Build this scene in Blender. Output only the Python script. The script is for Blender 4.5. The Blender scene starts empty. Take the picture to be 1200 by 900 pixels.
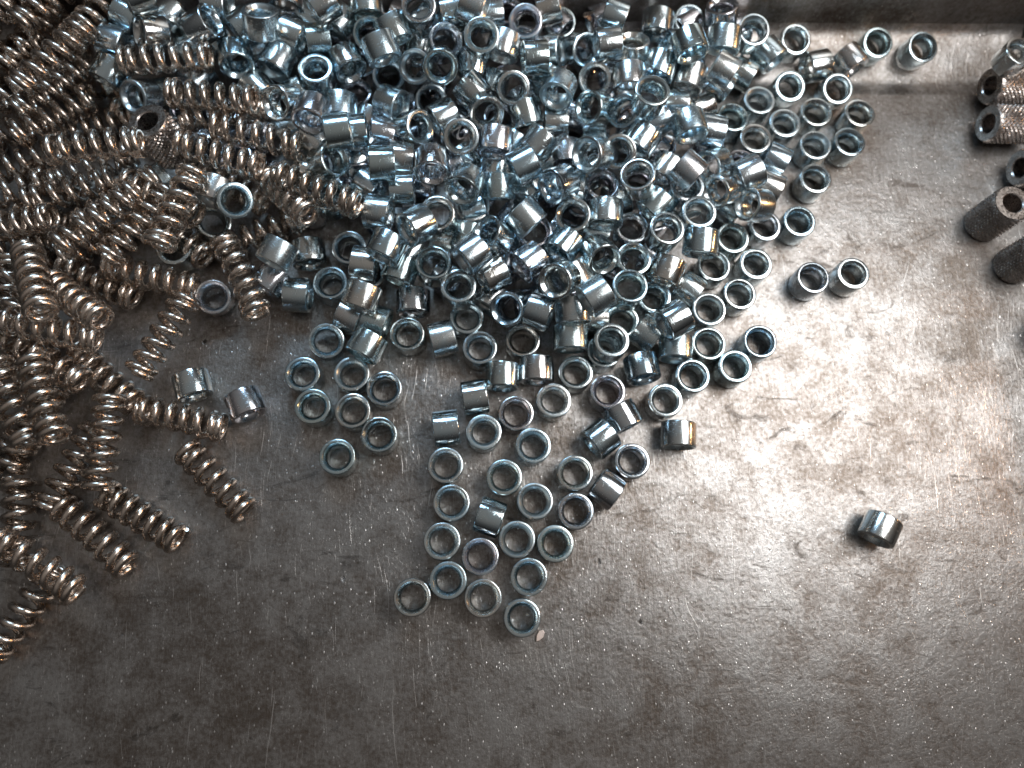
import bpy, bmesh, math, random
from mathutils import Matrix, Vector
sc = bpy.context.scene
C = sc.collection
random.seed(11)

# ---------------- camera (1 unit = 1 cm; origin on the tray straight below the lens) ----------------
cam = bpy.data.cameras.new("camera")
cam.sensor_width = 36.0
cam.lens = 27.0
cam.clip_start = 0.05
cam.clip_end = 500.0
cam.dof.use_dof = True
cam.dof.focus_distance = 12.6
cam.dof.aperture_fstop = 0.13
cam_ob = bpy.data.objects.new("camera", cam)
C.objects.link(cam_ob)
RM = [[0.998663, 0.017492, -0.048641], [-0.02847, 0.971544, -0.235144], [0.043144, 0.236214, 0.970743]]
M = Matrix(RM).to_4x4()
M.translation = (0.0, 0.0, 13.1)
cam_ob.matrix_world = M
sc.camera = cam_ob

# ---------------- light: a dim workshop, one broad white lamp beyond the far right corner, one warm bulb low on the right ----------------
world = bpy.data.worlds.new("World")
sc.world = world
world.use_nodes = True
bg = world.node_tree.nodes["Background"]
# a pale ceiling above, dark walls and benches round the horizon
_t = world.node_tree
_co = _t.nodes.new('ShaderNodeTexCoord')
_sp = _t.nodes.new('ShaderNodeSeparateXYZ')
_t.links.new(_co.outputs['Generated'], _sp.inputs[0])
_rp = _t.nodes.new('ShaderNodeValToRGB')
_t.links.new(_sp.outputs[2], _rp.inputs[0])
_rp.color_ramp.elements[0].position = 0.05
_rp.color_ramp.elements[0].color = (0.012, 0.0115, 0.011, 1)
_rp.color_ramp.elements[1].position = 1.0
_rp.color_ramp.elements[1].color = (0.175, 0.162, 0.151, 1)
_e = _rp.color_ramp.elements.new(0.45)
_e.color = (0.045, 0.043, 0.042, 1)
_t.links.new(_rp.outputs[0], bg.inputs[0])
bg.inputs[1].default_value = 1.0

def area(name, loc, target, sx, sy, power, color):
    l = bpy.data.lights.new(name, 'AREA')
    l.shape = 'RECTANGLE'
    l.size = sx
    l.size_y = sy
    l.energy = power
    l.color = color
    o = bpy.data.objects.new(name, l)
    C.objects.link(o)
    o.location = loc
    o.rotation_euler = (Vector(target) - Vector(loc)).to_track_quat('-Z', 'Y').to_euler()
    return o

area("key_lamp", (12.0, 6.3, 16.0), (3, 3, 0), 11.5, 9.0, 2350.0, (1.0, 0.99, 0.98))
area("warm_bulb", (33.0, 6.0, 10.5), (-3, 4, 0), 1.9, 1.9, 1350.0, (1.0, 0.50, 0.20))
area("cool_lamp", (-3.0, 20.0, 17.0), (-1, 6, 0), 9.0, 5.0, 2000.0, (0.50, 0.76, 1.0))

sc.view_settings.view_transform = 'Standard'
sc.view_settings.look = 'None'
sc.view_settings.gamma = 1.0
sc.view_settings.exposure = 0.45
sc.cycles.max_bounces = 8
sc.cycles.glossy_bounces = 6
sc.cycles.diffuse_bounces = 3
sc.cycles.sample_clamp_indirect = 6.0
sc.cycles.use_denoising = True

# ---------------- material helpers ----------------
class NT:
    def __init__(s, name):
        s.m = bpy.data.materials.new(name)
        s.m.use_nodes = True
        s.t = s.m.node_tree
        s.b = s.t.nodes["Principled BSDF"]
    def n(s, typ, **kw):
        nd = s.t.nodes.new(typ)
        for k, v in kw.items():
            setattr(nd, k, v)
        return nd
    def l(s, a, b):
        s.t.links.new(a, b)
    def val(s, inp, v):
        if hasattr(v, 'is_linked') or isinstance(v, bpy.types.NodeSocket):
            s.l(v, inp)
        else:
            inp.default_value = v
    def math(s, op, a, b=0.0, clamp=False):
        nd = s.n('ShaderNodeMath', operation=op, use_clamp=clamp)
        s.val(nd.inputs[0], a)
        s.val(nd.inputs[1], b)
        return nd.outputs[0]
    def rng(s, v, a, b, c, d, smooth=True):
        nd = s.n('ShaderNodeMapRange', interpolation_type='SMOOTHSTEP' if smooth else 'LINEAR')
        s.l(v, nd.inputs[0])
        for i, x in enumerate((a, b, c, d)):
            s.val(nd.inputs[1 + i], x)
        return nd.outputs[0]
    def mix(s, f, a, b):
        nd = s.n('ShaderNodeMix', data_type='RGBA')
        s.val(nd.inputs[0], f)
        s.val(nd.inputs[6], a)
        s.val(nd.inputs[7], b)
        return nd.outputs[2]
    def mapping(s, co, scale=(1, 1, 1), rot=(0, 0, 0), loc=(0, 0, 0)):
        nd = s.n('ShaderNodeMapping')
        s.l(co, nd.inputs[0])
        nd.inputs['Location'].default_value = loc
        nd.inputs['Rotation'].default_value = rot
        nd.inputs['Scale'].default_value = scale
        return nd.outputs[0]
    def noise(s, co, scale, detail=4.0, rough=0.55, dist=0.0):
        nd = s.n('ShaderNodeTexNoise')
        s.l(co, nd.inputs['Vector'])
        nd.inputs['Scale'].default_value = scale
        nd.inputs['Detail'].default_value = detail
        nd.inputs['Roughness'].default_value = rough
        nd.inputs['Distortion'].default_value = dist
        return nd.outputs[0]
    def voronoi(s, co, scale):
        nd = s.n('ShaderNodeTexVoronoi')
        s.l(co, nd.inputs['Vector'])
        nd.inputs['Scale'].default_value = scale
        return nd
    def bump(s, h, strength, dist):
        nd = s.n('ShaderNodeBump')
        nd.inputs['Strength'].default_value = strength
        nd.inputs['Distance'].default_value = dist
        s.l(h, nd.inputs['Height'])
        s.l(nd.outputs[0], s.b.inputs['Normal'])

def zinc_material(name, r0, r1):
    k = NT(name)
    co = k.n('ShaderNodeTexCoord').outputs['Object']
    oi = k.n('ShaderNodeObjectInfo')
    rnd = oi.outputs['Random']
    ramp = k.n('ShaderNodeValToRGB')
    k.l(rnd, ramp.inputs[0])
    cr = ramp.color_ramp
    cr.interpolation = 'LINEAR'
    cols = [(0.0, (0.63, 0.68, 0.69)), (0.2, (0.51, 0.62, 0.67)), (0.38, (0.67, 0.67, 0.65)), (0.55, (0.52, 0.63, 0.65)), (0.7, (0.61, 0.60, 0.64)), (0.85, (0.66, 0.65, 0.61)), (1.0, (0.48, 0.59, 0.67))]
    cr.elements[0].position = 0.0
    cr.elements[0].color = (*cols[0][1], 1)
    cr.elements[1].position = 1.0
    cr.elements[1].color = (*cols[-1][1], 1)
    for p, c in cols[1:-1]:
        e = cr.elements.new(p)
        e.color = (*c, 1)
    # the plating's interference tint, patchy
    off = k.n('ShaderNodeVectorMath', operation='SCALE')
    cmb = k.n('ShaderNodeCombineXYZ')
    k.l(rnd, cmb.inputs[0]); k.l(rnd, cmb.inputs[1])
    k.l(cmb.outputs[0], off.inputs[0])
    off.inputs['Scale'].default_value = 37.0
    add = k.n('ShaderNodeVectorMath', operation='ADD')
    k.l(co, add.inputs[0]); k.l(off.outputs[0], add.inputs[1])
    v = add.outputs[0]
    patch = k.noise(v, 3.2, 3.0)
    tint = k.mix(k.rng(patch, 0.42, 0.68, 0.0, 0.55), ramp.outputs[0], (0.42, 0.56, 0.64, 1))
    fine = k.noise(v, 26.0, 3.0, 0.6)
    worn = k.rng(fine, 0.55, 0.75, 0.0, 0.35)
    col = k.mix(worn, tint, (0.44, 0.44, 0.43, 1))
    k.l(col, k.b.inputs['Base Color'])
    k.b.inputs['Metallic'].default_value = 1.0
    # fine turning lines round the barrel and dull patches
    lines = k.noise(k.mapping(v, (3, 3, 130)), 1.0, 2.0)
    dull = k.math('FRACT', k.math('MULTIPLY', rnd, 17.3))
    r = k.math('ADD', k.rng(patch, 0.3, 0.7, r0, r1), k.math('MULTIPLY', fine, 0.08))
    r = k.math('ADD', r, k.math('MULTIPLY', k.math('MULTIPLY', dull, dull), 0.11))
    # knocks and hairlines from rattling about in bulk
    nk = k.noise(k.mapping(v, (9, 9, 30), (0.5, 0.3, 0)), 1.0, 2.0, 0.5, 1.5)
    nk = k.rng(nk, 0.66, 0.74, 0.0, 1.0)
    r = k.math('ADD', r, k.math('MULTIPLY', nk, 0.16))
    k.l(r, k.b.inputs['Roughness'])
    k.bump(k.math('ADD', k.math('MULTIPLY', lines, 0.5), k.math('ADD', k.math('MULTIPLY', fine, 0.8), k.math('MULTIPLY', nk, -0.9))), 0.16, 0.012)
    return k.m

def spring_material():
    k = NT("spring_steel")
    co = k.n('ShaderNodeTexCoord').outputs['Object']
    rnd = k.n('ShaderNodeObjectInfo').outputs['Random']
    a = k.noise(co, 6.0, 4.0)
    base = k.mix(rnd, (0.68, 0.585, 0.51, 1), (0.51, 0.435, 0.375, 1))
    k.l(k.mix(k.rng(a, 0.5, 0.75, 0.0, 0.5), base, (0.27, 0.22, 0.18, 1)), k.b.inputs['Base Color'])
    k.b.inputs['Metallic'].default_value = 1.0
    k.l(k.rng(k.noise(co, 20.0, 3.0), 0.3, 0.7, 0.19, 0.33), k.b.inputs['Roughness'])
    k.bump(k.noise(co, 22.0, 3.0), 0.08, 0.008)
    return k.m

def sleeve_material():
    k = NT("knurled_steel")
    co = k.n('ShaderNodeTexCoord').outputs['Object']
    a = k.noise(co, 5.0, 5.0)
    k.l(k.mix(k.rng(a, 0.35, 0.7, 0.0, 1.0), (0.54, 0.49, 0.46, 1), (0.34, 0.30, 0.275, 1)), k.b.inputs['Base Color'])
    k.b.inputs['Metallic'].default_value = 1.0
    k.l(k.rng(k.noise(co, 30.0, 3.0), 0.3, 0.7, 0.2, 0.42), k.b.inputs['Roughness'])
    return k.m

def tray_material(name, dark):
    k = NT(name)
    co = k.n('ShaderNodeTexCoord').outputs['Object']
    big = k.noise(co, 0.33, 6.0, 0.6, 0.6)
    mid = k.noise(co, 1.7, 6.0, 0.65, 0.3)
    fine = k.noise(co, 14.0, 5.0, 0.7)
    grain = k.noise(k.mapping(co, (34, 5.5, 20), (0, 0, math.radians(-6))), 1.0, 4.0, 0.65)
    tone = k.math('ADD', k.math('MULTIPLY', big, 0.32), k.math('ADD', k.math('MULTIPLY', mid, 0.33), k.math('MULTIPLY', fine, 0.35)))
    c1 = k.mix(k.rng(tone, 0.38, 0.62, 0.0, 1.0), (0.130 * dark, 0.106 * dark, 0.088 * dark, 1), (0.345 * dark, 0.334 * dark, 0.324 * dark, 1))
    c1 = k.mix(k.rng(grain, 0.52, 0.78, 0.0, 0.22), c1, (0.62 * dark, 0.60 * dark, 0.58 * dark, 1))
    # grime in blots
    blot = k.noise(k.mapping(co, (1, 1, 1), (0, 0, 0.6), (7.3, 2.1, 0)), 0.95, 5.0, 0.6, 1.2)
    gm = k.rng(blot, 0.60, 0.76, 0.0, 0.35)
    c1 = k.mix(gm, c1, (0.085, 0.072, 0.062, 1))
    # dark rubbed-in smears, drawn out in one direction
    sm = k.noise(k.mapping(co, (0.9, 2.0, 1), (0, 0, math.radians(-35)), (2.2, 8.4, 0)), 1.15, 6.0, 0.68, 1.6)
    smm = k.rng(sm, 0.56, 0.69, 0.0, 0.72)
    c1 = k.mix(smm, c1, (0.070, 0.058, 0.049, 1))
    # bright nicks where the bare steel shows
    v1 = k.voronoi(k.mapping(co, (1.0, 0.55, 1), (0, 0, math.radians(-18))), 7.5)
    pick = k.n('ShaderNodeSeparateColor')
    k.l(v1.outputs['Color'], pick.inputs[0])
    nick = k.math('MULTIPLY', k.rng(k.math('ADD', v1.outputs['Distance'], k.math('MULTIPLY', fine, 0.16)), 0.13, 0.20, 1.0, 0.0), k.math('GREATER_THAN', pick.outputs[0], 0.60))
    v2 = k.voronoi(k.mapping(co, (1.0, 0.6, 1), (0, 0, math.radians(-20)), (3, 5, 0)), 14.0)
    pick2 = k.n('ShaderNodeSeparateColor')
    k.l(v2.outputs['Color'], pick2.inputs[0])
    nick2 = k.math('MULTIPLY', k.rng(k.math('ADD', v2.outputs['Distance'], k.math('MULTIPLY', fine, 0.18)), 0.17, 0.30, 1.0, 0.0), k.math('GREATER_THAN', pick2.outputs[0], 0.70))
    nick = k.math('MAXIMUM', nick, k.math('MULTIPLY', nick2, 0.7))
    # short fibrous scuffs, thick where the tray is rubbed bright
    fib = k.noise(k.mapping(co, (30, 9, 1), (0, 0, math.radians(-28))), 1.0, 3.0, 0.6, 0.8)
    fib2 = k.noise(k.mapping(co, (26, 8, 1), (0, 0, math.radians(34)), (4, 9, 0)), 1.0, 3.0, 0.6, 0.8)
    fib = k.math('MAXIMUM', k.rng(fib, 0.60, 0.74, 0.0, 1.0), k.rng(fib2, 0.62, 0.76, 0.0, 1.0))
    fib = k.math('MULTIPLY', fib, k.rng(mid, 0.38, 0.6, 0.15, 1.0))
    # long hairline scratches in several directions, only in patches
    wn = k.n('ShaderNodeTexNoise')
    k.l(co, wn.inputs['Vector'])
    wn.inputs['Scale'].default_value = 0.45
    wn.inputs['Detail'].default_value = 1.0
    wv = k.n('ShaderNodeVectorMath', operation='SCALE')
    k.l(wn.outputs['Color'], wv.inputs[0])
    wv.inputs['Scale'].default_value = 0.9
    wa = k.n('ShaderNodeVectorMath', operation='ADD')
    k.l(co, wa.inputs[0])
    k.l(wv.outputs[0], wa.inputs[1])
    warp = wa.outputs[0]
    scr = None
    for i, (ang, sx, sy) in enumerate(((-40, 38, 1.1), (-22, 42, 0.9), (62, 36, 0.8), (100, 40, 0.6), (-52, 40, 1.0), (36, 44, 0.7))):
        s = k.noise(k.mapping(warp, (sx, sy, 1), (0, 0, math.radians(ang)), (i * 3.1, i * 1.7, 0)), 1.0, 1.0, 0.4)
        p = k.noise(k.mapping(co, (1, 1, 1), (0, 0, 0), (i * 5.3, i * 2.9, 0)), 0.8, 2.0)
        s = k.math('MULTIPLY', k.rng(s, 0.74, 0.80, 0.0, 1.0), k.rng(p, 0.44, 0.60, 0.0, 0.95))
        scr = s if scr is None else k.math('MAXIMUM', scr, s)
    mark = k.math('MAXIMUM', nick, k.math('MAXIMUM', k.math('MULTIPLY', scr, 0.5), k.math('MULTIPLY', fib, 0.5)))
    c1 = k.mix(k.math('MULTIPLY', mark, 0.9), c1, (0.80, 0.78, 0.76, 1))
    # dark pin holes
    v3 = k.voronoi(k.mapping(co, (1.0, 0.7, 1), (0, 0, 0.5)), 1.1)
    pick3 = k.n('ShaderNodeSeparateColor')
    k.l(v3.outputs['Color'], pick3.inputs[0])
    pin = k.rng(k.math('ADD', v3.outputs['Distance'], k.math('MULTIPLY', fine, 0.07)), 0.05, 0.085, 1.0, 0.0)
    pin = k.math('MULTIPLY', pin, k.math('GREATER_THAN', pick3.outputs[0], 0.45))
    c1 = k.mix(k.math('MULTIPLY', pin, 0.85), c1, (0.03, 0.027, 0.025, 1))
    k.l(c1, k.b.inputs['Base Color'])
    k.b.inputs['Metallic'].default_value = 0.9
    r = k.math('ADD', k.rng(tone, 0.36, 0.64, 0.40, 0.30), k.math('ADD', k.math('MULTIPLY', gm, 0.18), k.math('MULTIPLY', smm, 0.14)))
    r = k.math('SUBTRACT', r, k.math('MULTIPLY', mark, 0.10))
    k.l(r, k.b.inputs['Roughness'])
    h = k.math('ADD', k.math('MULTIPLY', fine, 0.55), k.math('ADD', k.math('MULTIPLY', grain, 0.3), k.math('MULTIPLY', mid, 0.9)))
    h = k.math('ADD', h, k.math('MULTIPLY', mark, 0.45))
    h = k.math('SUBTRACT', h, k.math('MULTIPLY', pin, 1.5))
    k.bump(h, 0.30, 0.042)
    return k.m

ZINC, ZINC_FACE, SPRING, SLEEVE = zinc_material("zinc_plated_barrel", 0.07, 0.15), zinc_material("zinc_plated_turned_face", 0.11, 0.20), spring_material(), sleeve_material()
def cut_face_material():
    k = NT("bright_cut_steel")
    co = k.n('ShaderNodeTexCoord').outputs['Object']
    a = k.noise(co, 9.0, 5.0, 0.6)
    k.l(k.mix(k.rng(a, 0.35, 0.7, 0.0, 1.0), (0.44, 0.40, 0.37, 1), (0.22, 0.19, 0.17, 1)), k.b.inputs['Base Color'])
    k.b.inputs['Metallic'].default_value = 1.0
    k.l(k.rng(k.noise(co, 24.0, 3.0), 0.3, 0.7, 0.22, 0.42), k.b.inputs['Roughness'])
    k.bump(k.noise(co, 30.0, 4.0), 0.2, 0.01)
    return k.m
SLEEVE_FACE = cut_face_material()
TRAY = tray_material("worn_tray_steel", 1.0)

def plain(name, col, rough, metal=0.0):
    k = NT(name)
    co = k.n('ShaderNodeTexCoord').outputs['Object']
    k.l(k.mix(k.noise(co, 9.0, 4.0), (*[c * 0.75 for c in col], 1), (*col, 1)), k.b.inputs['Base Color'])
    k.b.inputs['Roughness'].default_value = rough
    k.b.inputs['Metallic'].default_value = metal
    return k.m

# ---------------- meshes ----------------
def finish(name, bm, mat, sharp=35):
    bmesh.ops.recalc_face_normals(bm, faces=bm.faces)
    me = bpy.data.meshes.new(name)
    bm.to_mesh(me)
    bm.free()
    me.materials.append(mat)
    me.polygons.foreach_set('use_smooth', [True] * len(me.polygons))
    if sharp:
        me.set_sharp_from_angle(angle=math.radians(sharp))
    return me

def link(name, me, label=None, cat=None, group=None, kind=None, parent=None):
    o = bpy.data.objects.new(name, me)
    C.objects.link(o)
    if label: o['label'] = label
    if cat: o['category'] = cat
    if group: o['group'] = group
    if kind: o['kind'] = kind
    if parent: o.parent = parent
    return o

def lathe(bm, prof, seg, wob=0.0, mat=None):
    ph = random.random() * 6.28
    rings = []
    for r, z in prof:
        ring = []
        for i in range(seg):
            a = 2 * math.pi * i / seg
            rr = r * (1 + wob * math.sin(2 * a + ph))
            p = Vector((rr * math.cos(a), rr * math.sin(a), z))
            ring.append(bm.verts.new(mat @ p if mat else p))
        rings.append(ring)
    n = len(rings)
    for k in range(n):
        a, b = rings[k], rings[(k + 1) % n]
        for i in range(seg):
            j = (i + 1) % seg
            bm.faces.new((a[i], a[j], b[j], b[i]))

def bushing_profile(ro=0.30, ri=0.186, h=0.215, co=0.024, cr=0.058, cz=0.075):
    # rounded outer corners, a narrow flat land, a deep countersink inside
    half = [(ro, h - co * 1.25), (ro - co * 0.14, h - co * 0.6), (ro - co * 0.5, h - co * 0.18), (ro - co, h),
            (ri + cr + 0.004, h), (ri + cr - 0.006, h - cz * 0.14), (ri + cr * 0.28, h - cz * 0.74), (ri, h - cz * 1.25)]
    return half + [(r, -z) for r, z in reversed(half)]

def bushing_mesh(i):
    bm = bmesh.new()
    lathe(bm, bushing_profile(0.30, 0.184 + 0.004 * (i % 3), 0.215, 0.022 + 0.005 * (i % 2), 0.054 + 0.005 * (i % 3), 0.070 + 0.008 * (i % 2)), 56, 0.003)
    me = finish("bushing", bm, ZINC, 28)
    me.materials.append(ZINC_FACE)
    for p in me.polygons:
        if abs(p.normal.z) > 0.35:
            p.material_index = 1
    return me

BUSH = [bushing_mesh(i) for i in range(6)]

def spring_mesh(i):
    R, rw = 0.200, 0.062
    L = (1.58, 1.52, 1.62, 1.55, 1.50, 1.60, 1.57, 1.64)[i]
    turns = (7.1, 7.3, 7.2, 7.6, 6.9, 7.4, 7.0, 7.5)[i]
    bend = (0.00, 0.05, -0.03, 0.02, -0.05, 0.03, 0.06, -0.02)[i]
    seg, ns = 26, 10
    n = int(turns * seg)
    # pitch: closed end coils, open in the middle
    def rate(t):
        u = t * turns
        e = min(u, turns - u)
        return 0.34 if e < 0.85 else min(1.0, 0.34 + (e - 0.85) * 1.6)
    zs = [0.0]
    for k in range(n):
        zs.append(zs[-1] + rate((k + .5) / n))
    tot = zs[-1]
    pts = []
    for k in range(n + 1):
        a = 2 * math.pi * k / seg
        z = (zs[k] / tot - 0.5) * (L - 2 * rw)
        w = 1 + 0.012 * math.sin(a * 0.37 + i)
        pts.append(Vector((R * w * math.cos(a) + bend * (1 - (2 * z / L) ** 2), R * w * math.sin(a), z)))
    bm = bmesh.new()
    rings = []
    for k, p in enumerate(pts):
        t = (pts[min(k + 1, n)] - pts[max(k - 1, 0)]).normalized()
        rad = Vector((p.x - bend, p.y, 0)).normalized()
        rad = (rad - t * rad.dot(t)).normalized()
        b = t.cross(rad)
        rings.append([bm.verts.new(p + (rad * math.cos(2 * math.pi * s / ns) + b * math.sin(2 * math.pi * s / ns)) * rw * (0.55 if k in (0, n) else 1.0)) for s in range(ns)])
    for a, b in zip(rings, rings[1:]):
        for s in range(ns):
            q = (s + 1) % ns
            bm.faces.new((a[s], a[q], b[q], b[s]))
    bm.faces.new(rings[0][::-1])
    bm.faces.new(rings[-1])
    return finish("spring", bm, SPRING, 50)

SPR = [spring_mesh(i) for i in range(8)]

def sleeve_mesh():
    R, ri, h = 0.335, 0.178, 0.46
    na, nz = 144, 60
    bm = bmesh.new()
    rows = []
    rim = 0.022
    def tri(t):
        t = t % 1.0
        return 1.0 - abs(2.0 * t - 1.0)
    for k in range(nz + 1):
        z = -h + rim + (2 * h - 2 * rim) * k / nz
        row = []
        for i in range(na):
            a = 2 * math.pi * i / na
            u, w = i * 24.0 / na, k / 6.0
            # cut diamond knurl: two crossing families of grooves leave worn crests
            d = min(tri(u + w), tri(u - w))
            d = 0.042 * min(d, 0.72) * (0.85 + 0.3 * random.random()) * min(1.0, k / 4.0, (nz - k) / 4.0)
            row.append(bm.verts.new(((R - 0.004 + d) * math.cos(a), (R - 0.004 + d) * math.sin(a), z)))
        rows.append(row)
    def ring(r, z):
        return [bm.verts.new((r * math.cos(2 * math.pi * i / na), r * math.sin(2 * math.pi * i / na), z)) for i in range(na)]
    rows = [ring(ri, -h + 0.02), ring(ri + 0.02, -h), ring(R - 0.018, -h)] + rows + [ring(R - 0.018, h), ring(ri + 0.02, h), ring(ri, h - 0.02)]
    for k in range(len(rows)):
        a, b = rows[k], rows[(k + 1) % len(rows)]
        for i in range(na):
            j = (i + 1) % na
            bm.faces.new((a[i], a[j], b[j], b[i]))
    me = finish("knurled_sleeve", bm, SLEEVE, 25)
    me.materials.append(SLEEVE_FACE)
    for p in me.polygons:
        if abs(p.normal.z) > 0.9:
            p.material_index = 1
    return me

SLV = sleeve_mesh()

# ---------------- the tray ----------------
Y0, Y1, YW, SLOPE = 8.97, 9.24, 10.30, 0.25
XR = 11.1
def zramp(y):
    return 0.0 if y < Y0 else (-0.05 * (y - Y0) / (Y1 - Y0) if y < Y1 else -0.05 + SLOPE * (y - Y1))

def tray_floor():
    # cross-section along y, swept along x, with gentle dents
    prof = [(-26 + 0.5 * i, 0.0) for i in range(int((Y0 - 0.3 + 26) / 0.5))]
    prof += [(Y0 - 0.06, 0.0), (Y0, -0.006), (Y0 + 0.07, -0.028), (Y1 - 0.07, -0.045), (Y1, -0.043), (Y1 + 0.07, -0.028)]
    prof += [(y, zramp(y)) for y in (9.5, 9.7, 9.88)]
    z = zramp(9.88)
    prof += [(10.0, z + 0.036), (10.10, z + 0.078), (10.18, z + 0.13), (10.24, z + 0.195), (10.28, z + 0.27)]
    xs = [-24 + 0.6 * i for i in range(int((XR + 24) / 0.6) + 1)] + [XR]
    bm = bmesh.new()
    vs = [[bm.verts.new((x, y, zz + 0.012 * math.sin(x * 0.9 + 0.4 * y) * math.sin(y * 0.7 + 1.3) * (1 if y < 8.5 else 0.3) - 0.012 * (1 if y < 8.5 else .3))) for x in xs] for y, zz in prof]
    for a, b in zip(vs, vs[1:]):
        for i in range(len(xs) - 1):
            bm.faces.new((a[i], a[i + 1], b[i + 1], b[i]))
    me = finish("tray_floor", bm, TRAY, 0)
    return link("tray_floor", me, "worn grey steel tray floor with scratches and a folded far edge", None, None, "structure")
tray_floor()

def wall(name, pts, width_dir, length, label):
    # a bent steel sheet: the polyline pts swept along width_dir, 0.1 thick
    bm = bmesh.new()
    d = Vector(width_dir)
    rows = []
    for p in pts:
        rows.append([bm.verts.new(Vector(p) + d * (length * i / 24)) for i in range(25)])
    for a, b in zip(rows, rows[1:]):
        for i in range(24):
            bm.faces.new((a[i], a[i + 1], b[i + 1], b[i]))
    return link(name, finish(name, bm, TRAY, 0), label, None, None, "structure")

zc = zramp(9.88) + 0.26
wall("tray_back_wall", [(-24, 10.277, zc - 0.02), (-24, 10.31, zc + 0.25), (-24, 10.40, zc + 1.0), (-24, 10.55, zc + 2.4), (-24, 10.62, zc + 2.45), (-24, 11.1, zc + 2.45), (-24, 11.1, -0.5)],
     (1, 0, 0), XR + 24 + 0.6, "dark upright steel wall along the far side of the tray")
wall("tray_side_wall", [(XR - 0.02, 11.0, -0.06), (XR + 0.10, 11.0, 0.05), (XR + 0.16, 11.0, 0.4), (XR + 0.22, 11.0, 0.8), (XR + 0.28, 11.0, 0.84), (XR + 0.9, 11.0, 0.84), (XR + 0.9, 11.0, -0.5)],
     (0, -1, 0), 37.0, "upright steel wall closing the tray at its right end")

# ---------------- the parts lying in the tray ----------------
def basis(a, spin):
    a = Vector(a).normalized()
    h = Vector((1, 0, 0)) if abs(a.x) < 0.8 else Vector((0, 1, 0))
    u = a.cross(h).normalized()
    v = a.cross(u)
    m = Matrix((u, v, a)).transposed()
    return (m @ Matrix.Rotation(spin, 3, 'Z')).to_4x4()

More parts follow.
